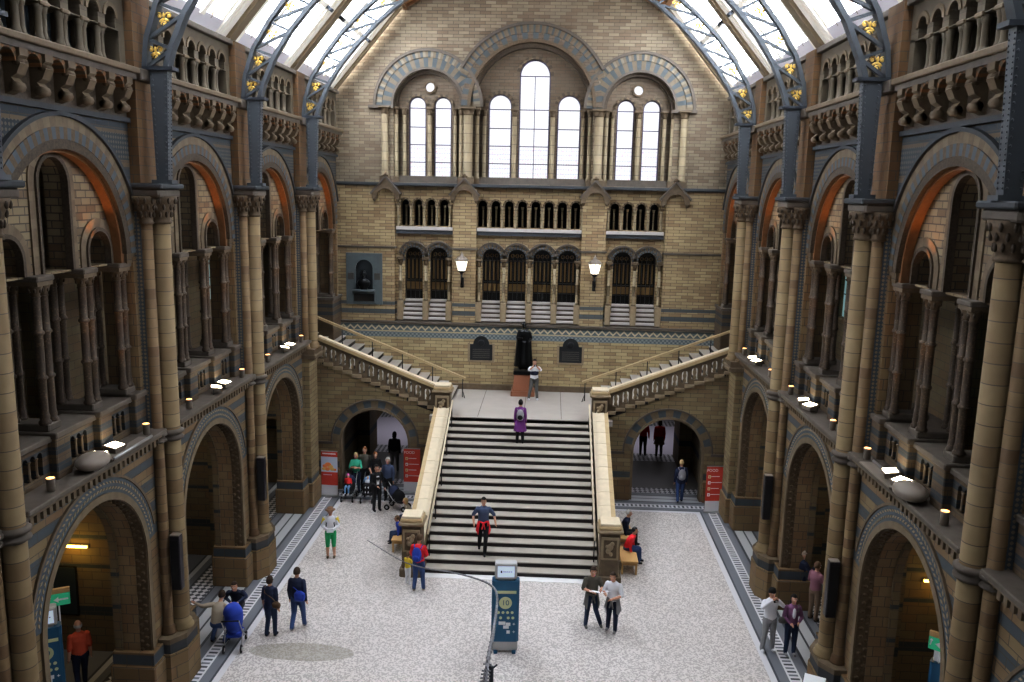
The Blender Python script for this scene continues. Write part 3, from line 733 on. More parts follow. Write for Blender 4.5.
# ---- end wall
EY = 37.0
def endwall():
    up = [(-8.6, 12.2), (8.6, 12.2), (8.6, 16.1), (5.5, 19.75), (0, 22.6), (-5.5, 19.75), (-8.6, 16.1)]
    mb = MB()
    mb.slab([up, archloop(0, 2.62, 12.32, 15.6, 28), archloop(-4.43, 1.5, 12.32, 15.55, 20), archloop(4.57, 1.5, 12.32, 15.55, 20)], EY, EY+.4, 'end', 'end_upper_brick')
    mb.build('wall_end', None, 'structure')
    mb = MB()
    holes = [archloop(-1.36, .5, 12.6, 15.63, 12), archloop(1.62, .5, 12.6, 15.63, 12), archloop(.12, .66, 12.6, 16.92, 14)]
    for s in (-1, 1): holes += [archloop(s*4.5+.1-.555, .375, 12.6, 15.6, 10), archloop(s*4.5+.1+.555, .375, 12.6, 15.6, 10), circle(s*4.48+.07, 16.37, .2)]
    mb.slab([rect(-6.5, 6.5, 12.2, 18.5)]+holes, EY+.4, EY+.7, 'end', 'end_dark_brick')
    for cu, hw, zs in ((-1.36, .5, 15.63), (1.62, .5, 15.63), (.12, .66, 16.92)): mb.ring(cu, zs, hw, hw+.14, EY+.32, EY+.42, 'end', ['carved_dark', 'stone'], 16)
    for s in (-1, 1):
        for c in (-.555, .555): mb.ring(s*4.5+.1+c, 15.6, .375, .48, EY+.32, EY+.42, 'end', ['carved_dark', 'stone'], 12)
        mb.ring(s*4.48+.07, 16.37, .2, .28, EY+.32, EY+.42, 'end', ['carved'], 16, 0, 360)
    mb.box(-2.6, 2.6, EY+.1, EY+.5, 12.3, 12.6, 'stone_grey'); 
    for s in (-1, 1): mb.box(*sorted((s*3.02, s*5.98)), EY+.1, EY+.5, 12.3, 12.6, 'stone_grey')
    mb.build('wall_end', None, 'structure')
    # arch mouldings
    mb = MB()
    for s in (-1, 1):
        mb.ring(s*4.5+.07, 15.55, 1.36, 1.52, EY+.15, EY+.4, 'end', ['carved_dark'], 28); mb.ring(s*4.5+.07, 15.55, 1.5, 1.6, EY-.1, EY+.2, 'end', ['stone_grey'], 28)
        mb.ring(s*4.5+.07, 15.55, 1.6, 1.98, EY-.06, EY+.1, 'end', ['end_ring_tan', 'end_ring_blue'], 30); mb.ring(s*4.5+.07, 15.55, 1.98, 2.24, EY-.09, EY+.1, 'end', ['end_ring_tan', 'end_ring_pale', 'end_ring_blue'], 60)
        mb.ring(s*4.5+.07, 15.55, 2.24, 2.36, EY-.16, EY+.1, 'end', ['stone_grey'], 34); mb.box(*sorted((s*5.9, s*7.0)), EY-.16, EY+.05, 15.42, 15.55, 'stone_grey')
    trim(mb); mb = MB()
    mb.ring(0, 15.6, 2.42, 2.64, EY+.12, EY+.4, 'end', ['carved_dark'], 40); mb.ring(0, 15.6, 2.6, 2.74, EY-.14, EY+.2, 'end', ['carved'], 40)
    mb.ring(0, 15.6, 2.74, 3.0, EY-.11, EY+.1, 'end', ['end_dark_brick', 'end_ring_blue'], 40); mb.ring(0, 15.6, 3.0, 3.3, EY-.13, EY+.1, 'end', ['end_ring_tan', 'stone', 'end_ring_blue'], 84, 22, 158)
    mb.ring(0, 15.6, 3.3, 3.42, EY-.2, EY+.1, 'end', ['stone_grey'], 44, 27, 153)
    trim(mb)
    # lower part: openings for the arcades and windows
    lo = [(-8.6, 3.0), (8.6, 3.0), (8.6, 12.2), (-8.6, 12.2)]; holes = []
    AR = [(-5.43+.57*k, .2) for k in range(4)]+[(-2.03+.58*k, .2) for k in range(8)]+[(3.72+.57*k, .2) for k in range(4)]
    DR = [-5.05, -3.93, -1.6, -.48, .64, 1.74, 4.14, 5.22]
    for c, hw in AR: holes.append(archloop(c, hw, 10.45, 11.4, 8))
    for c in DR: holes.append(archloop(c, .4, 6.5, 9.12, 12))
    mb = MB(); mb.slab([lo]+holes, EY, EY+.5, 'end', 'end_brick'); mb.build('wall_end', None, 'structure')
    # projecting piers and end panels
    mb = MB()
    for a, b in ((-3.3, -2.28), (2.33, 3.36)): mb.box(a, b, EY-.25, EY+.02, 6.2, 12.15, 'end_brick')
    for a, b in ((-8.6, -5.86), (5.9, 8.6)): mb.box(a, b, EY-.25, EY+.02, 6.2, 12.15, 'end_brick')
    mb.build('wall_end', None, 'structure')
    mb = MB(); mb.box(-8.6, 8.6, EY-.3, EY+.05, 3.25, 5.55, 'landing_brick'); mb.build('wall_end', None, 'structure')
    mb = MB(); mb.box(-8.6, 8.6, EY-.31, EY, 5.52, 6.16, 'zigzag'); mb.box(-8.6, 8.6, EY-.4, EY, 6.14, 6.24, 'stone_grey'); trim(mb)
    mb = MB(); mb.box(-3.6, 3.6, EY-.42, EY-.28, 3.25, 3.5, 'stone'); mb.build('baseboard_end', None, 'structure')
    mb = MB(); mb.box(-8.6, 8.6, EY-.36, EY+.02, 12.16, 12.3, 'stone_band', .02)
    for a, b in ((-8.6, -5.8), (-3.36, -2.22), (2.27, 3.42), (5.84, 8.6)): mb.box(a, b, EY-.3, EY, 9.46, 9.54, 'stone_grey')
    for a, b in ((-5.8, -3.3), (-2.25, 2.3), (3.35, 5.85)): mb.box(a, b, EY-.22, EY, 10.28, 10.42, 'step_pale'); mb.box(a, b, EY-.18, EY, 10.1, 10.26, 'stone_band')
    trim(mb)
    # blue arch heads over the lower windows
    mb = MB()
    for c in DR:
        mb.ring(c, 9.12, .4, .47, EY-.12, EY+.1, 'end', ['ring_blue', 'carved_dark'], 22, stilt=.2); mb.ring(c, 9.12, .47, .62, EY-.06, EY+.05, 'end', ['chevron', 'ring_tan'], 18)
        mb.ring(c, 9.14, .58, .66, EY-.16, EY+.05, 'end', ['stone_grey'], 18, 10, 170)
    for c, hw in AR: mb.ring(c, 11.4, .2, .27, EY-.05, EY+.02, 'end', ['ring_tan', 'carved'], 10)
    trim(mb)
    # pale steps under the windows
    for a, b in ((-5.78, -3.36), (-2.22, 2.26), (3.42, 5.82)):
        mb = MB()
        for i in range(5): mb.box(a, b, EY-.22+(.1*i), EY+.45, 6.24+.19*i, 6.36+.19*i, 'stone_grey'); mb.box(a, b, EY-.25+(.1*i), EY+.45, 6.33+.19*i, 6.43+.19*i, 'step_pale', .01)  # grey risers paint thin shadow lines between the pale treads
        trim(mb)
    # dark gallery behind
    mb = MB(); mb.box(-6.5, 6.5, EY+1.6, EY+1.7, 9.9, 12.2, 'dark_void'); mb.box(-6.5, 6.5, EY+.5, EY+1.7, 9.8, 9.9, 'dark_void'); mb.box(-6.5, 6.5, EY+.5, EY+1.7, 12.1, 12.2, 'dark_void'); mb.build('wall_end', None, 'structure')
    return AR, DR
AR, DR = endwall()
# glass of the stained windows
def win(name, loops, y, m): 
    mb = MB(); [mb.slab([lp], y, y+.03, 'end', m) for lp in loops]; o = mb.build(name, None, 'structure'); return o
wl = [(-1.36, .5, 15.63), (.12, .66, 16.92), (1.62, .5, 15.63)]+[(s*4.5+.1+c, .375, 15.6) for s in (-1, 1) for c in (-.555, .555)]
for c, hw, zs in wl:
    n += 1; o = win('window_%d' % n, [archloop(c, hw+.02, 12.6, zs, 12)], EY+.58, 'stained_glass')
    mb = MB(); mb.ring(c, zs, hw-.045, hw+.02, EY+.5, EY+.6, 'end', ['lead'], 16); mb.box(c-hw, c-hw+.045, EY+.5, EY+.6, 12.6, zs, 'lead'); mb.box(c+hw-.045, c+hw, EY+.5, EY+.6, 12.6, zs, 'lead')
    for z in (13.2, 13.95, 14.7, 15.5) + ((16.9,) if hw > .6 else ()): mb.box(c-hw, c+hw, EY+.54, EY+.58, z-.018, z+.018, 'lead')
    if hw > .6: mb.box(c-.015, c+.015, EY+.54, EY+.58, 12.6, 16.9, 'lead')
    mb.build('window_frame', o)
for s in (-1, 1): n += 1; win('window_%d' % n, [circle(s*4.48+.07, 16.37, .2)], EY+.58, 'stained_glass')
for c in DR:
    n += 1; o = win('window_%d' % n, [archloop(c, .41, 7.1, 9.12, 12)], EY+.36, 'window_dark')
    mb = MB()
    mb.box(c-.36, c+.36, EY+.345, EY+.36, 7.62, 7.95, 'amber')
    for u in (-.27, -.09, .09, .27): mb.box(c+u-.035, c+u+.035, EY+.345, EY+.36, 8.1, 9.0, 'amber')
    for u in (-.2, 0, .2): mb.ring(c+u, 9.2, .05, .09, EY+.345, EY+.36, 'end', ['amber'], 8, 0, 360)
    for u in (-.4, -.2, 0, .2, .37): mb.box(c+u, c+u+.03, EY+.3, EY+.35, 7.1, 9.3, 'black')
    for z in (7.12, 7.55, 8.0, 8.95): mb.box(c-.4, c+.4, EY+.3, EY+.35, z, z+.03, 'black')
    mb.build('window_frame', o)
# shafts on the end wall
ES = 0
def eshaft(x, y, z0, z1, r, m='pale_shaft_stone', lab=None, base=.25):
    t = thing('wall_shaft', lab, 'shaft', (x, y, 0), 0, 'stone shafts framing the stained windows')
    mb = MB(); mb.box(-r*1.4, r*1.4, -r*1.4, r*1.4, z0, z0+base, 'stone', .01); mb.build('base', t)
    mb = MB(); mb.lathe([(r*1.3, z0+base), (r*1.3, z0+base+.05), (r, z0+base+.1), (r, z1-.3)], 0, 0, m, 14); mb.build('shaft', t)
    mb = MB(); mb.lathe([(r, z1-.32), (r*1.2, z1-.3), (r*1.1, z1-.26), (r*1.5, z1-.08), (r*1.6, z1-.06)], 0, 0, 'carved', 12); mb.box(-r*1.7, r*1.7, -r*1.7, r*1.7, z1-.07, z1, 'stone', .01); mb.build('capital', t)
for s, sd in ((-1, 'left'), (1, 'right')):
    for x, y, r, w in ((6.38, EY-.12, .15, 'outermost thick shaft'), (5.93, EY+.12, .09, 'thin shaft by the outer jamb'), (5.6, EY+.28, .08, 'thinnest shaft beside the outer lancet'), (4.49, EY+.25, .1, 'shaft between the paired lancets'), (3.38, EY+.28, .08, 'thinnest shaft beside the inner lancet'), (3.1, EY+.05, .09, 'thin shaft left of the thick one' if s > 0 else 'thin shaft right of the side window pair'),
                       (2.78, EY-.14, .19, 'thickest shaft between centre and side windows'), (2.42, EY+.1, .09, 'thin shaft at the edge of the centre arch'), (2.12, EY+.28, .08, 'thin shaft beside the short centre lancet'), (.82, EY+.25, .1, 'shaft beside the tall central window')):
        eshaft(s*x+.1, y, 12.3, 15.5, r, lab='%s, %s half of the end wall' % (w, sd))
lowx = [-5.62, -4.49, -3.46, -2.14, -1.04, .08, 1.19, 2.2, 3.56, 4.68, 5.76]
nm_ = ['one', 'two']
for i, x in enumerate(lowx):
    t = thing('window_colonnette', 'slim stone colonnette by the lower windows, %s from the bust niche' % ['first','second','third','fourth','fifth','sixth','seventh','eighth','ninth','tenth','eleventh'][i], 'colonnette', (x, EY-.08, 0), 0, 'colonnettes between the lower end windows')
    mb = MB(); mb.box(-.13, .13, -.2, .2, 6.3, 7.15, 'stone_light', .02); mb.build('base', t)
    mb = MB(); mb.lathe([(.1, 7.15), (.1, 7.2), (.068, 7.25), (.068, 8.0), (.09, 8.02), (.09, 8.06), (.068, 8.08), (.068, 8.75)], 0, 0, 'pale_shaft_stone', 12); mb.build('shaft', t)
    mb = MB(); mb.lathe([(.07, 8.72), (.08, 8.8), (.13, 8.98)], 0, 0, 'carved', 12); mb.box(-.15, .15, -.16, .16, 8.98, 9.08, 'stone', .01); mb.build('capital', t)
pcol = None
for a, b, cnt, wh in ((-5.72, -3.44, 5, 'leftmost'), (-2.32, 2.32, 9, 'middle'), (3.43, 5.72, 5, 'rightmost')):
    t = thing('blind_arcade', '%s row of small stone colonnettes above the lower windows' % wh, 'arcade', (0, EY, 0), 0, 'small arcades across the end wall')
    for i in range(cnt):
        x = a+(b-a)*i/(cnt-1); mb = MB()
        mb.lathe([(.08, 10.42), (.08, 10.5), (.05, 10.56), (.05, 11.15), (.055, 11.2), (.09, 11.32)], x, -.08, 'pale_shaft_stone', 10); mb.box(x-.1, x+.1, -.18, .02, 11.32, 11.4, 'stone', .01); mb.build('colonnette', t)
        if i < cnt-1:
            xm = a+(b-a)*(i+.5)/(cnt-1); mb = MB(); mb.lathe([(.06, 10.45), (.04, 10.56), (.04, 11.2), (.07, 11.35)], xm, .38, 'pale_shaft_stone', 8); mb.build('rear_colonnette', t)
for x, w in ((-6.2, 'leftmost'), (-2.79, 'left of the centre arcade'), (2.84, 'right of the centre arcade'), (6.25, 'rightmost')):
    t = thing('stone_gable', 'small pointed stone gable with trefoil underside, %s of four' % w if 'most' in w else 'small pointed stone gable with carved finial, %s' % w, 'gable', (x, EY-.25, 0), 0, 'small stone gables on the end wall')
    mb = MB(); P = [(-.6, 11.6), (-.6, 11.82), (0, 12.5), (.6, 11.82), (.6, 11.6), (.42, 11.6), (.36, 11.85), (.2, 12.0), (0, 12.05), (-.2, 12.0), (-.36, 11.85), (-.42, 11.6)]
    mb.prism(P, -.22, 0, 'end', 'stone'); mb.bar((-.66, -.13, 11.8), (0, -.13, 12.54), .07, .34, 'stone_grey'); mb.bar((.66, -.13, 11.8), (0, -.13, 12.54), .07, .34, 'stone_grey'); mb.build('hood', t)
    for s in (-1, 1):
        mb = MB(); mb.ell((s*.51, -.1, 11.58), (.09, .1, .1), 'stone', 8, 6); mb.build('corbel', t)
    mb = MB(); mb.ell((0, -.12, 12.62), (.08, .08, .1), 'carved', 8, 6); mb.ell((-.08, -.12, 12.6), (.06, .05, .05), 'carved', 6, 5); mb.ell((.08, -.12, 12.6), (.06, .05, .05), 'carved', 6, 5); mb.build('finial', t)
# ------------------------------------------------------------------ floor and stairs
LZ = 3.25; SY0, SY1 = 24.9, 31.9; NST = 20
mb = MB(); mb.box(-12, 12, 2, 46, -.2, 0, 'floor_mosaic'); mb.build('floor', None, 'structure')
rise = LZ/NST; going = (SY1-SY0)/(NST-1)
t = thing('staircase', 'wide central flight of pale stone steps with dark risers', 'stairs', (0, SY0, 0))
mb = MB()
for i in range(NST-1):
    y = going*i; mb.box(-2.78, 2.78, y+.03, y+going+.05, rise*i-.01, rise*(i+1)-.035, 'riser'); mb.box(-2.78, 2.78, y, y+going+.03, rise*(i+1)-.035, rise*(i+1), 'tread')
mb.box(-2.78, 2.78, 7.0, 7.3, 0, LZ-.035, 'riser')
mb.build('steps', t)
mb = MB(); mb.box(-2.78, 2.78, -.3, 0, 0, .012, 'white_paint'); mb.build('nosing_strip', t)
mb = MB()
mb.box(-3.6, 3.6, SY1+.0, EY, LZ-.2, LZ, 'landing_stone')
for x in (-1.7, 0.1, 1.6): mb.box(x-.01, x+.01, SY1+.1, EY-.4, LZ, LZ+.002, 'stone_grey')
mb.box(-3.6, 3.6, SY1+.4, EY, 0, LZ-.2, 'stair_brick')
o = mb.build('landing_slab', None); o['kind'] = 'structure'; o.name = 'floor'
WY = 32.25
# upper flights
UX0, UX1 = 3.0, 10.6; NU = 18; URISE = (6.4-LZ)/NU; UGO = (UX1-UX0)/NU
for s, sd in ((-1, 'left'), (1, 'right')):
    mb = MB(); x = UX0
    for i in range(NU):
        a, b = sorted((s*(UX0+UGO*i), s*(UX0+UGO*(i+1)))); z = LZ+URISE*(i+1)
        mb.box(a, b, WY, EY-.2, z-URISE-.25, z-.03, 'riser'); a2, b2 = sorted((s*(UX0+UGO*i-.03), s*(UX0+UGO*(i+1)-.01))); mb.box(a2, b2, WY, EY-.2, z-.03, z, 'tread')
    t = thing('upper_staircase', 'flight of stone steps climbing from the landing to the %s gallery' % sd, 'stairs', (0, 0, 0)); mb.build('steps', t)
    # front wall under the flight with the segmental-headed passage
    cx, hw, zs = s*5.83, 1.4, 2.0
    def zt(x): return LZ+(abs(x)-UX0)*(6.4-LZ)/(UX1-UX0)
    lo = [(3.3, 0), (5.83-hw, 0)]
    for k in range(21): a = PI-PI*k/20; lo.append((5.83+hw*math.cos(a), zs+hw*math.sin(a)))
    lo += [(5.83+hw, 0), (8.7, 0), (8.7, zt(8.7)+.02)]
    for i in range(14):
        xx = 8.35-i*UGO*1.0
        if xx-UGO < 3.35: break
        lo += [(xx, zt(xx)-.0), (xx, zt(xx)-.17)]
    lo += [(3.3, zt(3.3)-.12)]
    if s < 0: lo = [(-u, v) for u, v in reversed(lo)]
    mb = MB(); mb.slab([lo], WY-.05, WY+.3, 'end', 'stair_brick')
    mb.ring(cx, zs, hw-.06, hw+.04, WY-.1, WY+.35, 'end', ['ring_tan'], 22, stilt=2.0)
    mb.ring(cx, zs, hw+.04, hw+.32, WY-.07, WY, 'end', ['ring_tan', 'ring_blue'], 17); mb.ring(cx, zs, hw+.32, hw+.38, WY-.12, WY, 'end', ['stone_grey'], 22)
    for q in (-1, 1): mb.box(*sorted((cx+q*(hw+.3), cx+q*(hw+1.0 if q*s > 0 else hw+.9))), WY-.11, WY, 1.88, 1.98, 'stone_grey')
    for q in (-1, 1): mb.box(*sorted((cx+q*(hw+.02), cx+q*(hw+(.95 if q*s > 0 else .98)))), WY-.2, WY+.3, 0, .85, 'plinth_brick', .03)
    mb.build('wall_'+sd, None, 'structure')
    # tunnel walls and dark soffit behind
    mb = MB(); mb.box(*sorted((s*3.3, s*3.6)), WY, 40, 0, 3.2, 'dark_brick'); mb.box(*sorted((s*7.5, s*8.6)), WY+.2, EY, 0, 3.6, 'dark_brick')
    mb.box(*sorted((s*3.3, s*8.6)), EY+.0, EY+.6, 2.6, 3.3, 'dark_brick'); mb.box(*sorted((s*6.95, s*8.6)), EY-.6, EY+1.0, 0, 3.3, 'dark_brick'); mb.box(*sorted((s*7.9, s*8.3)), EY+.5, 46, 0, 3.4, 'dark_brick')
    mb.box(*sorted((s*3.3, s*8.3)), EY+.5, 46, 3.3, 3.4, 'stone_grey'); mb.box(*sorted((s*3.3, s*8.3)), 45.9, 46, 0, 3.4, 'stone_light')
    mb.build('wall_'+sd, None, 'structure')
    # stone balustrade of the front edge
    t = thing('stone_balustrade', 'sloping stone balustrade with arched openings rising to the %s gallery' % sd, 'balustrade', (0, 0, 0))
    sl = (6.1-4.36)/(7.95-3.48)
    def zr(x): return 4.36+(abs(x)-3.48)*sl
    mb = MB(); mb.bar((s*3.4, WY+.05, zr(3.4)+.02), (s*8.05, WY+.05, zr(8.05)+.02), .12, .34, 'coping_edge'); mb.bar((s*3.4, WY+.05, zr(3.4)+.1), (s*8.05, WY+.05, zr(8.05)+.1), .07, .26, 'coping'); mb.build('rail', t)
    pan = [(3.4, zr(3.4)-.02), (3.4, zr(3.4)-.85), (8.1, zr(8.1)-.85), (8.1, zr(8.1)-.02)]; pan.reverse()
    hs = []
    for i in range(12):
        c = 3.72+i*.375; z = zr(c)
        hs.append(archloop(c, .125, z-.66, z-.3, 8))
    if s < 0: pan = [(-u, v) for u, v in reversed(pan)]; hs = [[(-u, v) for u, v in reversed(h)] for h in hs]
    mb = MB(); mb.slab([pan]+hs, WY-.06, WY+.14, 'end', 'stone'); mb.build('panel', t)
    for i in range(12):
        c = 3.72+i*.375; z = zr(c); mb = MB(); mb.lathe([(.05, z-.66), (.075, z-.58), (.045, z-.5), (.08, z-.38), (.05, z-.28), (.06, z-.2)], s*c, WY+.04, 'stone_light', 8); mb.build('baluster', t)
    mb = MB()
    for i in range(13):
        c = 3.53+i*.375; z = zr(c); mb.box(*sorted((s*(c-.19), s*(c+.19))), WY-.12, WY+.1, z-.92, z-.78, 'stone_light', .01)
    mb.build('stepped_sill', t)
    # middle handrail of the upper flight
    t = thing('handrail', 'thin metal handrail on black posts up the %s upper flight' % sd, 'handrail', (0, 0, 0))
    hs_ = (6.5-4.05)/(8.8-2.5)
    mb = MB(); mb.bar((s*2.5, 35.1, 4.07), (s*9.1, 35.1, 4.07+6.6*hs_), .09, .16, 'coping_edge'); mb.build('rail', t)
    for i in range(5):
        x = 2.62+i*1.3; zz = LZ if x < UX0 else zt(x)
        mb = MB(); mb.tube([(s*x, 35.1, zz), (s*x, 35.1, 4.05+(x-2.5)*hs_)], .022, 'black', 6); mb.tube([(s*x, 35.1, zz+.3), (s*(x-.12), 34.85, zz+.02)], .015, 'black', 5); mb.build('post', t)
    # newels and copings of the main flight
    x0, x1 = sorted((s*2.74, s*3.44))
    for (y0, y1, zb, zt_, wh) in ((24.55, 25.25, 0, 2.0, 'lower'), (31.85, 32.5, 2.6, 4.5, 'upper')):
        t = thing('newel_post', 'square stone newel with carved panel, %s end of the %s stair parapet' % (wh, sd), 'newel', ((x0+x1)/2, (y0+y1)/2, 0))
        a = (x1-x0)/2; b = (y1-y0)/2
        mb = MB(); mb.box(-a+.04, a-.04, -b+.04, b-.04, zb, zt_-.3, 'stair_brick' if wh == 'zz' else 'stone', .03); mb.box(-a-.03, a+.03, -b-.03, b+.03, zb, zb+.28, 'stone', .03)
        mb.box(-a+.08, a-.08, -b-.02, -b+.05, zt_-1.15, zt_-.42, 'stone_light', .01); mb.build('shaft', t)
        mb = MB(); mb.box(-a+.15, a-.15, -b-.035, -b+.0, zt_-1.08, zt_-.5, 'carved', .01)
        for (u, w, r) in ((0, -.72, .1), (.06, -.62, .07), (-.06, -.85, .08), (.03, -.95, .06), (-.1, -.7, .05)): mb.ell((u, -b-.035, zt_+w), (r, .04, r*1.2), 'stone_light', 8, 6)
        mb.build('carved_panel', t)
        mb = MB(); mb.box(-a-.05, a+.05, -b-.05, b+.05, zt_-.3, zt_-.2, 'stone_light', .03); mb.box(-a, a, -b, b, zt_-.2, zt_-.08, 'coping_edge', .03); mb.box(-a+.04, a-.04, -b+.04, b-.04, zt_-.08, zt_, 'coping', .02); mb.build('cap', t)
    t = thing('stair_parapet', 'broad sloping marble-topped parapet along the %s edge of the central stairs' % sd, 'parapet', (0, 0, 0))
    def pz(y): return .92+(y-25.2)*.405
    mb = MB(); P = [(25.2, 0), (31.9, 0), (31.9, pz(31.9)-.14), (25.2, pz(25.2)-.14)]
    mb.prism(P, *sorted((s*2.84, s*3.34)), 'side', 'stair_brick'); mb.build('wall_core', t)
    mb = MB()
    for (u0, u1, h, m) in ((2.80, 2.93, 0, 'coping'), (2.93, 3.25, .02, 'coping'), (3.25, 3.4, 0, 'coping_edge')):
        k = 11
        for i in range(k):
            ya, yb = 25.2+6.7*i/k+.006, 25.2+6.7*(i+1)/k-.006
            mb.prism([(ya, pz(ya)-.14), (yb, pz(yb)-.14), (yb, pz(yb)+h), (ya, pz(ya)+h)], *sorted((s*u0, s*u1)), 'side', m)
    mb.build('coping', t)
    t = thing('stair_handrail', 'thin brass-coloured handrail beside the %s stair parapet' % sd, 'handrail', (0, 0, 0))
    mb = MB(); mb.tube([(s*2.66, 25.2, 1.2), (s*2.66, 31.7, 3.95)], .035, 'coping', 8); mb.build('rail', t)
    for i in range(5):
        y = 25.5+i*1.5; zz = rise*(int((y-SY0)/going)+1); mb = MB(); mb.tube([(s*2.66, y, zz), (s*2.66, y, 1.2+(y-25.2)*.423)], .02, 'black', 6); mb.build('post', t)
# ------------------------------------------------------------------ fittings
for x, w in ((-2.86, 'left'), (2.92, 'right')):
    t = thing('wall_lantern', 'lit glass lantern on a black bracket, on the %s end wall pier' % w, 'lantern', (x, EY-.25, 0), 0, 'lanterns on the end wall')
    z = 8.85
    mb = MB(); mb.lathe([(.17, z-.28), (.27, z+.15), (.25, z+.17)], 0, -.3, 'lantern_glow', 8, smooth=False); mb.build('glass', t)
    mb = MB()
    for k in range(8):
        a = 2*PI*k/8; mb.tube([(.175*math.cos(a), -.3+.175*math.sin(a), z-.28), (.275*math.cos(a), -.3+.275*math.sin(a), z+.17)], .012, 'black', 5)
    mb.lathe([(.29, z+.15), (.3, z+.18), (.2, z+.3), (.08, z+.36), (.09, z+.42), (.03, z+.46), (.02, z+.55)], 0, -.3, 'housing', 12); mb.lathe([(.05, z-.42), (.12, z-.34), (.18, z-.27)], 0, -.3, 'black', 10); mb.build('frame', t)
    mb = MB(); mb.tube([(0, -.02, z-.85), (0, -.16, z-.95), (0, -.3, z-.8), (0, -.3, z-.4)], .04, 'black', 8); mb.box(-.07, .07, -.05, 0, z-1.05, z-.6, 'black', .01); mb.tube([(0, -.02, z-.55), (0, -.3, z-.55)], .02, 'black', 6); mb.build('bracket', t)
for x, w in ((-1.97, 'left'), (2.0, 'right')):
    t = thing('wall_plaque', 'dark bronze plaque with arched top on the landing wall, %s of the statue' % w, 'plaque', (x, EY-.3, 0), 0, 'bronze plaques behind the statue')
    o = [(-.5, 4.58), (.5, 4.58), (.5, 5.3)]+[(.36*math.cos(PI*k/10), 5.3+.38*math.sin(PI*k/10)) for k in range(11)]+[(-.5, 5.3)]
    mb = MB(); mb.prism(o, -.05, 0, 'end', 'plaque')
    for i in range(5): mb.box(-.38, .38, -.056, -.05, 4.68+i*.09, 4.72+i*.09, 'housing_dark')
    mb.ell((0, -.05, 5.36), (.15, .03, .15), 'plaque', 10, 8); mb.build('plate', t)
    mb = MB(); mb.box(-.6, .6, -.045, 0, 4.48, 4.58, 'stone_light', .01); mb.box(-.6, -.5, -.04, 0, 4.58, 5.35, 'stone_light'); mb.box(.5, .6, -.04, 0, 4.58, 5.35, 'stone_light'); mb.build('surround', t)
# bust in its slate niche
t = thing('bust_niche', 'grey slate wall memorial with a round-headed niche and inscription panel', 'memorial', (-7.2, EY-.25, 0))
mb = MB(); mb.slab([rect(-.8, .8, 6.95, 9.22), archloop(0, .38, 7.62, 8.55, 12)], -.08, 0, 'end', 'slate'); mb.box(-.5, .5, -.11, -.06, 7.05, 7.5, 'slate', .01); mb.build('slab', t)
mb = MB(); mb.box(-.38, .38, -.01, .005, 7.6, 8.95, 'dark_void'); mb.build('niche_back', t)
mb = MB(); mb.box(-.45, .45, -.12, -.1, 7.1, 7.42, 'black'); mb.box(-.5, .5, -.3, -.05, 7.52, 7.62, 'slate', .02); mb.build('inscription_panel', t)
[MB().box(*sorted((s*.45, s*.72)), -.1, -.07, 8.05, 8.35, 'housing_dark', .01).build('emblem', t) for s in (-1, 1)]
o = MB()
o.ell((0, 0, .28), (.3, .17, .22), 'bronze', 14, 8); o.ell((0, 0, .1), (.2, .14, .16), 'bronze', 12, 6); o.lathe([(.11, 0), (.13, .03), (.08, .1), (.09, .15)], 0, 0, 'bronze', 12)
o.tube([(0, 0, .4), (0, -.01, .6)], [.08, .07], 'bronze', 10); o.ell((0, -.02, .7), (.11, .13, .16), 'bronze', 12, 10); o.ell((0, -.15, .68), (.02, .03, .035), 'bronze', 6, 5); o.ell((0, -.1, .6), (.07, .06, .08), 'bronze', 8, 6)
for s in (-1, 1): o.ell((s*.11, 0, .69), (.02, .03, .04), 'bronze', 6, 5)
b_ = o.build('bust'); b_.location = (-7.2, EY-.25-.17, 7.62); tag(b_, 'dark bronze bust of a bearded man standing in the slate niche', 'bust')
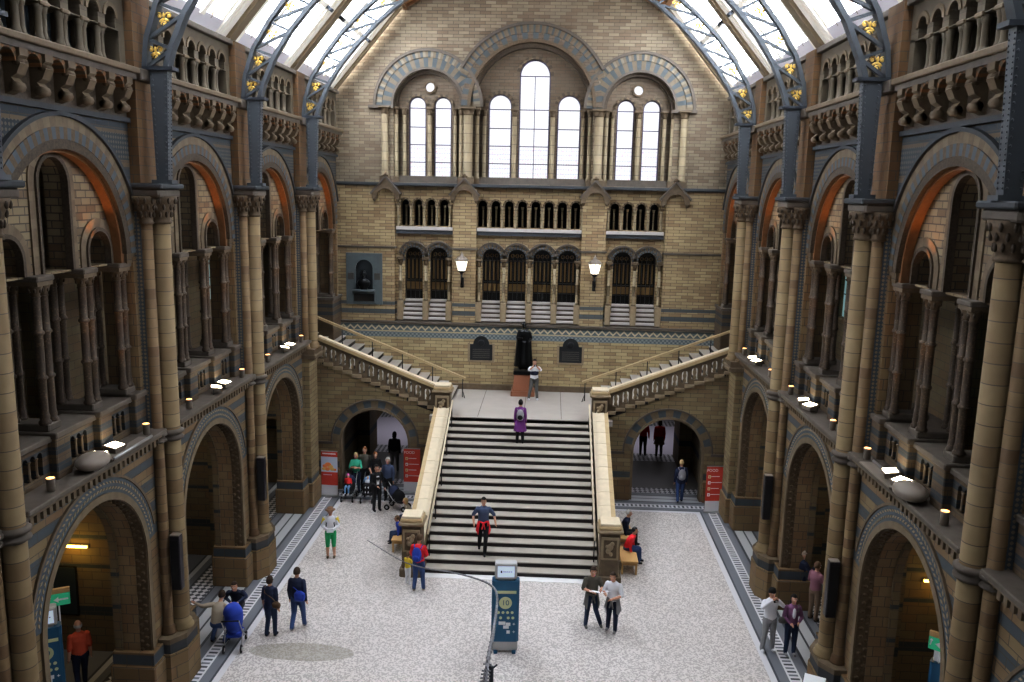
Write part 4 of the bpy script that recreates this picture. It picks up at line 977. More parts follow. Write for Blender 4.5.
# kiosks
def kiosk(x, y, rz, num, label, full=True):
    t = thing('information_kiosk', label, 'kiosk', (x, y, 0), rz, None)
    T = lambda px, pz, py=-.142: Matrix.Translation((px, py, pz)) @ Matrix.Rotation(PI/2, 4, 'X')
    mb = MB(); mb.prism([(-.36, -.09), (-.3, -.14), (.3, -.14), (.36, -.09), (.36, .1), (.3, .16), (-.3, .16), (-.36, .1)], .32, 2.02, 'flat', 'kiosk_blue'); mb.build('body', t)
    mb = MB(); mb.prism([(-.33, -.12), (.33, -.12), (.35, .1), (-.35, .1)], .06, .32, 'flat', 'metal'); mb.build('base', t)
    for sx_ in (-.24, .24):
        mb = MB(); mb.box(sx_-.05, sx_+.05, -.2, .16, 0, .07, 'kiosk_blue', .01); mb.build('foot', t)
    mb = MB(); mb.box(-.25, .28, -.146, -.14, 1.68, 1.76, 'kiosk_yellow'); mb.prism(circle(0, 1.42, .17, 24), -.146, -.14, 'end', 'kiosk_yellow'); mb.text(num, .2, T(0, 1.42, -.148), 'kiosk_blue'); mb.build('number_sign', t)
    mb = MB()
    for (px, pz) in ((-.18, 1.15), (-.06, 1.15), (.06, 1.15), (.18, 1.15), (-.12, 1.0), (.08, 1.0), (.2, 1.0)): mb.prism(circle(px, pz, .04, 10), -.146, -.14, 'end', 'kiosk_yellow')
    for (px, pz, w) in ((-.05, .85, .12), (.1, .82, .08), (.05, .74, .1), (.1, .6, .06)): mb.box(px-w, px+w*.5, -.146, -.14, pz-.045, pz+.045, 'paper')
    for pz in (.82, .6): mb.text('+', .14, T(.23, pz, -.146), 'paper')
    mb.build('pictograms', t)
    mb = MB(); mb.box(-.29, .29, -.12, .14, 2.06, 2.5, 'kiosk_grey', .03); mb.box(-.2, .2, -.08, .1, 2.0, 2.08, 'kiosk_grey'); mb.build('screen_housing', t)
    mb = MB(); mb.box(-.22, .22, -.127, -.12, 2.13, 2.43, 'screen'); mb.box(-.14, -.1, -.13, -.127, 2.25, 2.31, 'black'); [mb.box(-.07+k*.05, -.04+k*.05, -.13, -.127, 2.27, 2.29, 'housing_dark') for k in range(5)]; mb.build('screen', t)
    return t
kiosk(.07, 20.55, R(4), '10', 'blue information kiosk numbered 10 with a lit screen, in front of the stairs')
k2 = kiosk(-10.3, 17.2, R(30), '20', 'blue information kiosk numbered 20 under a green exit sign, inside the left archway')
k3 = kiosk(9.95, 17.3, R(-38), '11', 'blue kiosk mostly hidden behind the nearest right pier'); 
for o in list(bpy.data.objects):
    if o.parent == k3 and o.name.startswith(('number_sign', 'screen', 'pictograms')) : bpy.data.objects.remove(o)
mb = MB(); mb.box(-.3, .3, -.1, .1, 2.05, 2.3, 'paper', .01); mb.build('white_panel', k3)
for (x, y, z, rz, w) in ((-10.15, 17.6, 2.35, R(30), 'left'), (9.75, 17.35, 2.3, R(-38), 'right')):
    t = thing('exit_sign', 'small green sign with a tan top on a post in the %s archway' % w, 'sign', (x, y, 0), rz, 'green exit signs')
    mb = MB(); mb.box(-.24, .24, -.03, .03, z, z+.3, 'exit_green', .01); mb.build('panel', t)
    mb = MB(); mb.box(-.24, .24, -.04, .04, z+.3, z+.42, 'sign_tan', .01); mb.build('top_rail', t)
    mb = MB(); mb.box(.0, .2, -.036, -.03, z+.13, z+.17, 'paper'); mb.prism([(.0, z+.08), (.0, z+.22), (-.1, z+.15)], -.036, -.03, 'end', 'paper'); mb.ell((-.18, -.033, z+.22), (.03, .006, .03), 'paper', 8, 6); mb.bar((-.18, -.033, z+.2), (-.2, -.033, z+.1), .03, .006, 'paper'); mb.build('symbols', t)
    mb = MB(); mb.tube([(0, 0, 0), (0, 0, z)], .02, 'metal', 8); mb.lathe([(.15, 0), (.15, .02)], 0, 0, 'metal', 16); mb.build('post', t)
# banners
def banner(x, y, rz, label, food):
    t = thing('banner_stand', label, 'banner', (x, y, 0), rz, None); H = 1.85; W = .33
    T = lambda px, pz: Matrix.Translation((px, -.006, pz)) @ Matrix.Rotation(PI/2, 4, 'X')
    mb = MB(); mb.box(-W, W, -.004, .004, .06, H, 'banner_red'); mb.box(-W, W, -.007, -.004, .06, .46, 'banner_light'); mb.build('sheet', t)
    mb = MB(); mb.box(-W-.02, W+.02, -.1, .1, 0, .06, 'metal', .01); mb.build('base', t)
    mb = MB(); mb.tube([(0, .03, 0), (0, .03, H)], .012, 'metal', 6); mb.box(-W, W, -.012, .03, H-.02, H+.01, 'metal'); mb.build('pole', t)
    mb = MB()
    if food:
        mb.text('FOOD', .15, T(-.1, H-.17), 'paper', .002)
        for i in range(4):
            z = H-.42-i*.24; mb.box(-W+.07, -W+.17, -.008, -.004, z-.06, z+.06, 'paper' if i % 2 else 'kiosk_yellow'); mb.box(-W+.1, -W+.14, -.01, -.008, z-.03, z+.02, 'banner_red'); mb.box(-W+.19, W-.15+.1*(i % 2), -.008, -.004, z+.0, z+.025, 'banner_light')
        mb.build('lettering', t)
    else:
        for k in range(11): mb.box(-.27+k*.049, -.27+k*.049+.036, -.008, -.004, H-.13, H-.08, 'paper')
        for k in range(7): mb.box(-.24+k*.05, -.21+k*.05, -.008, -.004, .87, .9, 'banner_sky')
        mb.build('lettering', t); mb = MB(); mb.box(-W, W, -.007, -.004, 1.0, 1.62, 'banner_sky')
        for (px, pz, r, c) in ((-.18, 1.24, .1, 'banner_orange'), (-.05, 1.3, .13, 'banner_orange'), (.05, 1.22, .11, 'banner_ochre'), (-.22, 1.12, .09, 'banner_ochre'), (-.08, 1.12, .11, 'banner_orange'), (.12, 1.12, .1, 'banner_ochre'), (.22, 1.1, .07, 'banner_orange')): mb.ell((px, -.008, pz), (r, .006, r*.7), c, 10, 6)
        mb.build('picture', t)
    return t
banner(-7.45, 31.3, R(-4), 'red and white banner with an orange picture, left of the left passage', False)
banner(7.52, 31.1, R(6), 'red banner headed FOOD with white foot, beside the right passage arch', True)
banner(-4.3, 32.0, R(0), 'red banner headed FOOD half hidden behind the left stair parapet', True)
# benches
def bench(x, y, label, s):
    t = thing('bench', label, 'bench', (x, y, 0), 0, None)
    mb = MB(); mb.box(-.28, .28, -.6, .6, .4, .46, 'bench_wood', .01); mb.build('seat', t)
    for xx in (-.25, .19):
        for yy in (-.57, .5): MB().box(xx, xx+.06, yy, yy+.07, 0, .4, 'bench_wood').build('leg', t)
    MB().box(-.22, .22, -.54, -.5, .3, .4, 'bench_wood').build('apron', t)
bench(-3.78, 26.9, 'plain wooden bench against the left stair parapet, under a child in blue', -1)
bench(3.8, 25.95, 'plain wooden bench nearer the foot of the right stair parapet', 1); bench(3.8, 27.75, 'plain wooden bench farther along the right stair parapet', 1)
# tall slim loudspeakers on the piers
for s, sd in ((-1, 'left'), (1, 'right')):
    for k, wh in ((1, 'second'), (2, 'third')):
        t = thing('column_speaker', 'tall slim black loudspeaker on the %s pier of the %s side' % (wh, sd), 'speaker', (s*7.68, PY(k)-.34, 0), 0, None)
        mb = MB(); mb.box(-.12, .12, -.1, .1, 2.48, 3.84, 'speaker', .015); mb.build('cabinet', t); mb = MB(); mb.box(-.1, .1, -.106, -.1, 2.55, 3.74, 'black'); mb.build('grille', t); mb = MB(); mb.box(-.11, .11, -.09, .09, 3.84, 3.86, 'housing'); mb.build('top_plate', t)
        mb = MB(); mb.box(-.03, .03, .08, .2, 3.0, 3.1, 'black'); mb.build('bracket', t); mb = MB(); mb.box(-.03, .03, .08, .2, 3.4, 3.5, 'black'); mb.build('bracket', t)
# lecterns
for (x, y, z, rz, lb) in ((7.25, 17.75, 1.15, R(-25), 'white angled reading board on a post below the second pier, right side'), (-7.0, 13.6, 1.1, R(30), 'dark-topped reading board at the bottom corner by the nearest left pier')):
    t = thing('reading_board', lb, 'sign', (x, y, 0), rz)
    mb = MB(); mb.bar((0, -.15, z-.07), (0, .15, z+.1), .5, .03, 'housing_dark', up=(0, -.5, 1)); mb.bar((0, -.14, z-.045), (0, .14, z+.12), .46, .012, 'paper', up=(0, -.5, 1)); mb.build('board', t)
    mb = MB(); mb.tube([(0, 0, .02), (0, 0, z)], .03, 'housing_dark', 8); mb.lathe([(.2, 0), (.2, .02), (.05, .05)], 0, 0, 'housing_dark', 16); mb.build('post', t)
o = MB().box(-.16, .16, -.012, 0, 1.5, 1.68, 'paper').build('paper_notice'); o.location = (-8.55, PY(2)-.63-.43+.25, 0); tag(o, 'small white notice on the inner side of the third left pier', 'notice')
# tube lights in the archways
for s, sd in ((-1, 'left'), (1, 'right')):
    for k, y in ((0, 3.0),):
        t = thing('tube_light', 'glowing yellow tube light on the alcove wall through the nearest %s arch' % sd, 'light', (-11.0 if s < 0 else 10.75, BY(0)+3.78, 2.9), 0)
        mb = MB(); mb.tube([(-.45, 0, 0), (.45, 0, 0)], .035, 'tube_glow', 8); mb.build('tube', t); mb = MB(); mb.box(-.48, .48, .03, .07, -.05, .05, 'housing_dark'); mb.build('fitting', t)
o = MB().box(-.42, .42, -.04, 0, 1.0, 2.35, 'window_dark', .01).box(-.38, .38, -.05, -.04, 1.04, 2.31, 'gallery_dark').build('dark_painting'); o.location = (-11.3, BY(0)+3.84, 0); tag(o, 'dark blue framed picture on the alcove wall behind the 20 kiosk', 'picture')
# floodlights on the ledges
def flood():
    t = thing('floodlight', '', 'floodlight', group='floodlights on the first floor ledges')
    mb = MB(); v = [(-.16, -.2, 0), (.16, -.2, 0), (.16, .2, 0), (-.16, .2, 0), (-.2, -.26, .2), (.2, -.26, .14), (.2, .26, .14), (-.2, .26, .2)]
    mb.add(v, [(3, 2, 1, 0), (4, 5, 6, 7), (0, 1, 5, 4), (1, 2, 6, 5), (2, 3, 7, 6), (3, 0, 4, 7)], 'housing'); mb.build('housing', t)
    mb = MB(); mb.add([(-.15, -.2, .2), (.16, -.2, .152), (.16, .2, .152), (-.15, .2, .2)], [(0, 1, 2, 3)], 'lamp_glow'); mb.build('lens', t)
    mb = MB(); mb.bar((-.1, -.27, -.04), (-.1, -.27, .12), .03, .02, 'housing_dark'); mb.bar((-.1, .27, -.04), (-.1, .27, .12), .03, .02, 'housing_dark'); mb.box(-.12, -.08, -.27, .27, -.05, -.03, 'housing_dark'); mb.build('bracket', t)
    return t
def uplight():
    t = thing('uplighter', '', 'uplighter', group='small drum uplighters on the ledges')
    mb = MB(); mb.lathe([(.06, 0), (.075, .02), (.075, .2), (.085, .22), (.085, .25), (.07, .25)], 0, 0, 'housing', 14); mb.build('body', t)
    mb = MB(); mb.lathe([(.068, .24), (.068, .255)], 0, 0, 'small_glow', 12); mb.build('lens', t); return t
fl = flood(); fl.scale = (.78, .72, .8); up = uplight(); first = True; fu = True
for s, sd, rz in ((-1, 'left', 0), (1, 'right', PI)):
    for k in (0, 1, 2):
        for y, w in ((.05, 'nearer'), (.62, 'farther')):
            lb = 'lit rectangular floodlight, %s of the pair, %s ledge, %s' % (w, sd, BAYN[k]); p = (s*7.93, BY(k)+y+(0 if s < 0 else .1), 6.52); z = rz+R(25 if y < .3 else -10)
            if first: fl.location = p; fl.rotation_euler = (0, 0, z); fl['label'] = lb; first = False
            else: dup(fl, p, z, lb)
        for y, w in ((-1.6, 'camera-side'), (2.05, 'far-side')):
            lb = 'small orange uplighter, %s end, %s ledge, %s' % (w, sd, BAYN[k]); p = (s*7.96, BY(k)+y, 6.46)
            if fu: up.location = p; up['label'] = lb; fu = False
            else: dup(up, p, 0, lb)
    o = MB(); o.ell((0, 0, .17), (.3, .42, .17), 'housing', 16, 8); o.box(-.12, .12, -.2, .2, 0, .12, 'housing_dark', .01); o = o.build('projector_case'); o.location = (s*7.86, BY(0)-.35 if s < 0 else BY(0)-.4, 6.46); tag(o, 'bulky rounded grey lamp case on the %s ledge above the nearest arch' % sd, 'lamp')
    o = MB(); o.bar((0, -.1, .04), (0, 1.5, .04), .28, .03, 'housing', up=(0, 0, 1)); o.tube([(.15, -.1, .08), (.15, 1.5, .08)], .03, 'metal', 6); o = o.build('cable_tray'); o.location = (s*7.82, BY(0)+.2, 6.46); tag(o, 'long metal cable tray on the %s ledge of the nearest bay' % sd, 'tray')
# dinosaur tail
TP = [(-4.32, 23.85, 1.5), (-3.0, 22.12, 1.7), (-2.18, 21.36, 1.85), (-1.31, 20.93, 1.95), (-.6, 20.48, 2.0), (-.23, 20.01, 2.05), (-.09, 19.48, 2.05), (-.06, 18.63, 2.1), (-.06, 17.48, 2.15), (-.08, 16.56, 2.2), (-.09, 15.47, 2.25), (-.1, 14.15, 2.35), (-.1, 12.5, 2.5)]
t = thing('dinosaur_tail', 'long thin skeleton tail of dark bones sweeping past the kiosk toward the camera', 'skeleton', (0, 0, 0))
def cat(P, n):
    out = []
    for i in range(len(P)-1):
        p0, p1, p2, p3 = [Vector(P[min(max(j, 0), len(P)-1)]) for j in (i-1, i, i+1, i+2)]
        for k in range(n):
            u = k/n; out.append(.5*((2*p1)+(p2-p0)*u+(2*p0-5*p1+4*p2-p3)*u*u+(3*p1-p0-3*p2+p3)*u**3))
    return out+[Vector(P[-1])]
pts = cat(TP, 8); mb = MB()
L = [0]
for i in range(1, len(pts)): L.append(L[-1]+(pts[i]-pts[i-1]).length)
rad = [.013+.042*max(0, (l-2.5)/10) for l in L]
mb.tube(pts, rad, 'bone', 7); mb.build('rod_bones', t)
d = 1.0; i = 1; cnt = 0
while i < len(pts):
    if L[i] >= d:
        p = pts[i]; q = (pts[i]-pts[i-1]).normalized(); r = .02+.062*max(0, (L[i]-3.5))/12; eu = q.to_track_quat('Y', 'Z').to_euler(); mb = MB()
        mb.ell(p, (r*1.1, r*1.3, r*1.1), 'bone', 8, 6, eu)
        if L[i] > 9.5:
            mb.tube([p, p+Vector((0, -.4*r, r*2.4))], [r*.5, r*.3], 'bone', 6); mb.tube([p, p+Vector((0, 0, -r*2.2))], [r*.4, r*.2], 'bone', 6); mb.tube([p+Vector((-r*1.8, 0, 0)), p+Vector((r*1.8, 0, 0))], r*.35, 'bone', 6)
        mb.build('vertebra', t); cnt += 1; d = L[i]+max(.12, r*2.6)
    i += 1
for y in (16.2,):
    o = MB(); o.tube([(0, 0, 0), (0, 0, 2.15)], .05, 'iron_dark', 10); o.lathe([(.25, 0), (.25, .03), (.06, .06)], 0, 0, 'iron_dark', 20); o.tube([(-.12, 0, 2.2), (0, 0, 2.08), (.12, 0, 2.2)], .02, 'iron_dark', 6); o = o.build('support_post'); o.location = (0.0, y, 0); tag(o, 'grey metal post carrying the skeleton tail in front of the kiosk', 'post')
# ------------------------------------------------------------------ light
w = bpy.data.worlds.new('world'); sc.world = w; w.use_nodes = True; bg = w.node_tree.nodes['Background']; bg.inputs[0].default_value = (.95, .96, 1, 1); bg.inputs[1].default_value = WORLD
def area(name, loc, rot, sx, sy, p, c):
    l = bpy.data.lights.new(name, 'AREA'); l.shape = 'RECTANGLE'; l.size = sx; l.size_y = sy; l.energy = p; l.color = c
    o = bpy.data.objects.new(name, l); o.location = loc; o.rotation_euler = rot; col.objects.link(o); return o
for s in (-1, 1):
    for k in (-1, 0, 1, 2, 3):
        c = E0+SL*.55+SN*.8; d = Vector((-s*SN.x, 0, -SN.z)); area('sky_light', (s*c.x, BY(k), c.z), d.to_track_quat('-Z', 'Y').to_euler(), 5, 4.2, SKYP*{-1: .35, 0: .6, 1: .85, 2: 1.1, 3: 1.15}[k], (1, .985, .96))
def spot(name, loc, tgt, p, c, ang, r=.1):
    l = bpy.data.lights.new(name, 'SPOT'); l.energy = p; l.color = c; l.spot_size = R(ang); l.spot_blend = .6; l.shadow_soft_size = r
    o = bpy.data.objects.new(name, l); o.location = loc; o.rotation_euler = (Vector(tgt)-Vector(loc)).to_track_quat('-Z', 'Y').to_euler(); col.objects.link(o)
for s in (-1, 1):
    for k in (0, 1, 2, 3):
        spot('warm_uplight', (s*7.95, BY(k)+1.5, 6.95), (s*8.55, BY(k)+2.1, 11.3), 60, (1, .42, .1), 34)
        spot('warm_uplight', (s*8.4, BY(k)+1.2, 10.9), (s*8.25, BY(k)+1.35, 13), 26, (1, .38, .08), 110)
        spot('warm_uplight', (s*7.75, BY(k)+.6, 7.2), (s*8.2, BY(k)+1.2, 13.8), 60, (1, .5, .18), 42)
    for k in (0,):
        l = bpy.data.lights.new('tube_lamp', 'POINT'); l.energy = 16; l.color = (1, .6, .12); l.shadow_soft_size = .3; o = bpy.data.objects.new('tube_lamp', l); o.location = (s*10.85, BY(0)+3.5, 2.85); col.objects.link(o)
    area('passage_light', (s*5.9, 40.5, 3.2), (0, 0, 0), 3.5, 4, 45, (.93, .9, 1))
for s in (-1, 1):
    for k in (0, 1, 2): area('added_aisle_fill', (s*10.6, BY(k)+.6, 6.0), (0, 0, 0), 1.5, 3.5, 50, (1, .9, .75))  # added fill lights that brighten the aisle floors, no visible fittings
area('added_roof_fill', (0, 21, 14.8), (PI, 0, 0), 3, 26, UPW, (1, .97, .93))  # added upward fill to brighten the rafters; no such fitting in the hall
for x in (-2.86, 2.92):
    l = bpy.data.lights.new('lantern_lamp', 'POINT'); l.energy = 12; l.color = (1, .85, .6); l.shadow_soft_size = .15; o = bpy.data.objects.new('lantern_lamp', l); o.location = (x, EY-.8, 8.9); col.objects.link(o)
# ------------------------------------------------------------------ camera
f, pit, yaw, roll, cx = 840.43, .1756, .0437, .0213, .9966
fw0 = Vector((-math.sin(yaw), math.cos(yaw), 0)); r0 = Vector((math.cos(yaw), math.sin(yaw), 0)); upv = Vector((0, 0, 1))
F = fw0*math.cos(pit)-upv*math.sin(pit); U = upv*math.cos(pit)+fw0*math.sin(pit)
Rr = r0*math.cos(roll)+U*math.sin(roll); Uu = U*math.cos(roll)-r0*math.sin(roll)
cam = bpy.data.cameras.new('camera'); co = bpy.data.objects.new('camera', cam); col.objects.link(co)
cam.sensor_width = 36; cam.lens = f*36/1024; cam.clip_start = .1; cam.clip_end = 300
co.matrix_world = Matrix(((Rr.x, Uu.x, -F.x, cx), (Rr.y, Uu.y, -F.y, 0), (Rr.z, Uu.z, -F.z, 12), (0, 0, 0, 1)))
sc.camera = co
sc.view_settings.view_transform = 'Standard'; sc.view_settings.look = 'None'; sc.view_settings.exposure = EXPO; sc.view_settings.gamma = GAM
sc.cycles.use_denoising = True; sc.cycles.max_bounces = 8; sc.cycles.diffuse_bounces = 5; sc.cycles.sample_clamp_indirect = 4
# ------------------------------------------------------------------ people
SK = 'c_skin'
def fk(a, d, l):
    d = Vector(d).normalized(); return Vector(a)+d*l
def person(label, loc, face, H=1.72, top='navy', sleeve='long', legs='jeans', shoes='blackc', hair='hairb', style='short', arms=None, legp=None, lean=0, lean_side=0, sit=False, head=(0, 0), child=False, skirt=None, longcoat=False, bare=None, slim=1.0, skinc=None, name='person', mono=None, group=None, arml=None, bust=False):
    """local frame: the figure faces -Y. face = rotation about z in degrees. arms/legp override joint positions (left = +x as seen from the front is the figure's left)"""
    k = H/1.72; hz = .93
    if sit: hz = .50/k+.0
    up = Vector((math.sin(R(lean_side)), -math.sin(R(lean)), math.cos(R(lean)))).normalized()
    pel = Vector((0, 0, hz)); waist = pel+Vector((0, 0, .06))+up*.10; chest = pel+Vector((0, 0, .04))+up*.33; sh = pel+up*.49; nk = pel+up*.56
    hd = nk+up*.07+Vector((head[0], head[1], 0)); hc = hd+Vector((head[0]*.5, -.015+head[1]*.5, .085))
    J = {}
    for s, n in ((-1, 'R'), (1, 'L')):
        S = sh+Vector((s*.175*slim, 0, -.02)); J['S'+n] = S
        a = (arms or {}).get(n)
        if a: E_, W_ = Vector(a[0]), Vector(a[1])
        else: E_ = S+Vector((s*.05, .03, -.285)); W_ = E_+Vector((s*.01, -.06, -.25))
        J['E'+n] = E_; J['W'+n] = W_
        Hp = pel+Vector((s*.09, 0, -.03)); J['H'+n] = Hp
        l = (legp or {}).get(n)
        if l: K, A = Vector(l[0]), Vector(l[1])
        elif sit: K = Hp+Vector((s*.03, -.42, .02)); A = K+Vector((0, -.03, -.40))
        else: K = Hp+Vector((s*.01, -.015, -.42)); A = Hp+Vector((s*.02, .02, -.82))
        J['K'+n] = K; J['A'+n] = A
    mb = MB(); m0 = 'c_skin'; segs = []       # segs: (a, b, ra, rb, material)
    mt, ml, ms_ = ('c_'+top, 'c_'+legs, 'c_'+shoes) if not mono else (mono, mono, mono)
    skm = mono or 'c_skin'
    legskin = bare
    for n in 'RL':
        fa = skm if sleeve == 'short' else mt
        segs += [(J['S'+n], J['E'+n], .07, .056, mt), (J['E'+n], J['W'+n], .052 if sleeve != 'short' else .041, .034, fa)]
        lk = skm if legskin == 'all' else ml
        segs += [(J['H'+n], J['K'+n], .104, .074, lk), (J['K'+n], J['A'+n], .07, .056 if not legskin else .04, skm if legskin else ml)]
        tow = J['A'+n]+Vector((0, -.13, -.035)); segs += [(J['A'+n]+Vector((0, .03, -.03)), tow, .045, .038, ms_)]
    segs += [(nk-up*.05, hd+Vector((0, 0, .02)), .055, .05, skm)]
    for a, b, ra, rb, m in segs: mb.tube([a-(b-a)*.04, a, (a+b)/2, b, b+(b-a)*.04], [ra*.7, ra, (ra+rb)/2*1.03, rb, rb*.7], m0, 12)
    for n in 'RL':
        for q, r in (('S', .065), ('E', .046), ('K', .064)): mb.ell(J[q+n], (r, r, r), m0, 10, 8)
    # torso as stacked oval rings
    rings = [(pel-Vector((0, 0, .09)), .15, .12), (pel, .185, .14), (waist, .165, .13), ((waist+chest)/2, .172, .135), (chest, .19, .14), (sh, .18, .115), (nk, .07, .065)]
    v = []; f = []; N = 16
    for c, rx, ry in rings:
        for i in range(N): a = 2*PI*i/N; v.append(c+Vector((rx*slim*math.cos(a), ry*math.sin(a), 0)))
    for r in range(len(rings)-1):
        for i in range(N): f.append((r*N+i, r*N+(i+1) % N, (r+1)*N+(i+1) % N, (r+1)*N+i))
    f += [tuple(range(N-1, -1, -1)), tuple(range((len(rings)-1)*N, len(rings)*N))]
    mb.add(v, f, m0)
    hs = 1.22 if child else 1.06
    mb.ell(hc, (.075*hs, .092*hs, .112*hs), m0, 16, 12); mb.ell(hc+Vector((0, -.03, -.06))*hs, (.05*hs, .055*hs, .055*hs), m0, 10, 8)
    mb.tube([hc+Vector((0, -.085, .015))*hs, hc+Vector((0, -.118, -.022))*hs, hc+Vector((0, -.085, -.03))*hs], [.012, .019, .012], m0, 6)
    for s in (-1, 1): mb.ell(hc+Vector((s*.077, .005, -.01))*hs, (.014, .022, .033), m0, 8, 6)
    # palms
    HV = []
    for n, s in (('R', -1), ('L', 1)):
        d = (J['W'+n]-J['E'+n]).normalized(); W_ = J['W'+n]; c = W_+d*.05
        mb.tube([W_, W_+d*.03, W_+d*.085], [.024, .034, .03], m0, 8); HV.append((n, s, d, W_))
    me = mb.mesh('body'); o = bpy.data.objects.new('t', me); col.objects.link(o)
    md = o.modifiers.new('r', 'REMESH'); md.mode = 'VOXEL'; md.voxel_size = .0135; md2 = o.modifiers.new('s', 'SMOOTH'); md2.iterations = 3; md2.factor = .5
    dg = bpy.context.evaluated_depsgraph_get(); dg.update(); me2 = bpy.data.meshes.new_from_object(o.evaluated_get(dg))
    bpy.data.objects.remove(o)
    nv = len(me2.vertices); co_ = np.empty(nv*3); me2.vertices.foreach_get('co', co_); co_ = co_.reshape(-1, 3)
    polys = [tuple(p.vertices) for p in me2.polygons]
    cent = np.array([co_[list(p)].mean(0) for p in polys])
    best = np.full(len(cent), 9e9); bm_ = np.zeros(len(cent), int); mats = [m0]
    def mi(m):
        if m not in mats: mats.append(m)
        return mats.index(m)
    def seg(a, b, r, m):
        nonlocal best, bm_
        a = np.array(a); b = np.array(b); ab = b-a; t_ = np.clip(((cent-a) @ ab)/(ab @ ab), 0, 1); dd = np.linalg.norm(cent-(a+t_[:, None]*ab), axis=1)/r
        i = mi(m); w = dd < best; best = np.where(w, dd, best); bm_ = np.where(w, i, bm_)
    for a, b, ra, rb, m in segs: seg(a, b, (ra+rb)/2, m)
    seg(waist-Vector((0, 0, .03)), chest, .15, mt); seg(sh+Vector((-.1, 0, -.03)), sh+Vector((.1, 0, -.03)), .11, mt); seg(pel+Vector((-.05, 0, -.03)), pel+Vector((.05, 0, -.03)), .12, ml if not longcoat else mt)
    seg(hc-Vector((0, 0, .03)), hc+Vector((0, 0, .03)), .09, skm)
    for n, s, d, W_ in HV: seg(W_+d*.015, W_+d*.09, .033, skm)
    fin = MB(); fin.mats = list(mats)
    fin.v = [tuple(p) for p in co_]; fin.f = polys; fin.m = [int(x) for x in bm_]; fin.sm = [True]*len(polys)
    # fingers: four of unequal length, bent, and a thumb leaving the side of the palm
    for n, s, d, W_ in HV:
        side = Vector((0, -1, 0)) if abs(d.y) < .8 else Vector((0, 0, 1)); side = (side-d*side.dot(d)).normalized(); pn = d.cross(side)*(1 if s > 0 else -1)
        for i, L in enumerate((.068, .078, .072, .055)):
            b0 = W_+d*.078+side*(.024-.016*i); b1 = b0+d*L*.5-pn*.004; b2 = b0+d*L*.9-pn*.022
            fin.tube([b0, b1, b2], [.0095, .0085, .0065], skm, 6)
        b0 = W_+d*.03+side*.026; fin.tube([b0, b0+d*.025+side*.024, b0+d*.055+side*.026-pn*.008], [.011, .010, .0075], skm, 6)
    if not mono:
        for s in (-1, 1):
            fin.ell(hc+Vector((s*.032, -.086, .012))*hs, (.014, .006, .008), 'c_white', 6, 4); fin.ell(hc+Vector((s*.032, -.0915, .012))*hs, (.006, .004, .006), 'c_hairk', 6, 4)
            fin.bar(hc+Vector((s*.018, -.09, .032))*hs, hc+Vector((s*.05, -.082, .032))*hs, .006, .006, 'c_'+hair if style != 'bald' else 'c_greyhair')
        fin.ell(hc+Vector((0, -.092, -.058))*hs, (.024, .006, .006), 'c_pink' if not child else 'c_red', 8, 4)
    body = bpy.data.objects.new(name, None); bpy.data.objects.remove(body)
    root = thing(name, label, 'person' if not mono else 'statue', loc, R(face), group)
    b = fin.build('body', root)
    if style != 'none':
        hm = MB(); hh = mono or 'c_'+hair
        M = []
        nu, nvv = 18, 12; v = []; f = []; ids = {}
        fr = {'short': .25, 'bun': .3, 'long': .3, 'bob': .28, 'hat': .2, 'cap': .2, 'bald': 0, 'beanie': .2, 'thin': .1}[style]
        for j in range(nvv+1):
            th = PI*j/nvv
            for i in range(nu):
                ph = 2*PI*i/nu; x, y, z = math.sin(th)*math.cos(ph), math.sin(th)*math.sin(ph), math.cos(th); ids[j, i] = len(v)
                back = y*.5+.5; gr = 1.09+.06*back
                v.append(hc+Vector((.078*hs*x*gr, .095*hs*y*gr+.006, .117*hs*z*gr+.004)))
        def keep(j, i):
            th = PI*(j+.5)/nvv; ph = 2*PI*(i+.5)/nu; y = math.sin(th)*math.sin(ph); z = math.cos(th)
            lo = {'short': -.35, 'bun': -.45, 'long': -.75, 'bob': -.7, 'hat': .1, 'cap': .1, 'beanie': -.1, 'bald': -.2, 'thin': -.3}[style]
            if y < -.35: return z > .52 and style not in ('bald',)
            if style == 'bald': return -.35 < z < .2
            if y < .1: return z > .0 if lo > -.5 else z > -.55
            return z > lo
        f = [(ids[j, i], ids[j+1, i], ids[j+1, (i+1) % nu], ids[j, (i+1) % nu]) for j in range(nvv) for i in range(nu) if keep(j, i)]
        hm.add(v, f, hh, True)
        if style == 'bun': hm.ell(hc+Vector((0, .085, .05))*hs, (.045, .045, .045), hh, 10, 8)
        if style == 'long': hm.ell(hc+Vector((0, .075, -.13))*hs, (.085, .04, .14), hh, 12, 8)
        if style == 'bob': hm.ell(hc+Vector((0, .05, -.07))*hs, (.09, .06, .08), hh, 12, 8)
        hm.build('hair', root)
    if style in ('hat', 'cap', 'beanie'):
        hm = MB(); c = 'c_hat' if style == 'hat' else 'c_'+hair
        if style == 'hat': hm.lathe([(.17, .055), (.175, .06), (.1, .075), (.095, .14), (.05, .165)], hc.x, hc.y, c, 18)
        elif style == 'cap': hm.lathe([(.1, .04), (.1, .08), (.06, .13), (.02, .14)], hc.x, hc.y, c, 16); hm.ell((hc.x, hc.y-.12, .055), (.07, .09, .012), c, 10, 6)
        else: hm.lathe([(.098, .02), (.1, .06), (.075, .125), (.02, .15)], hc.x, hc.y, c, 16)
        hm.v = [(a, b_2, z+hc.z) for a, b_2, z in hm.v]; hm.build('hat', root)
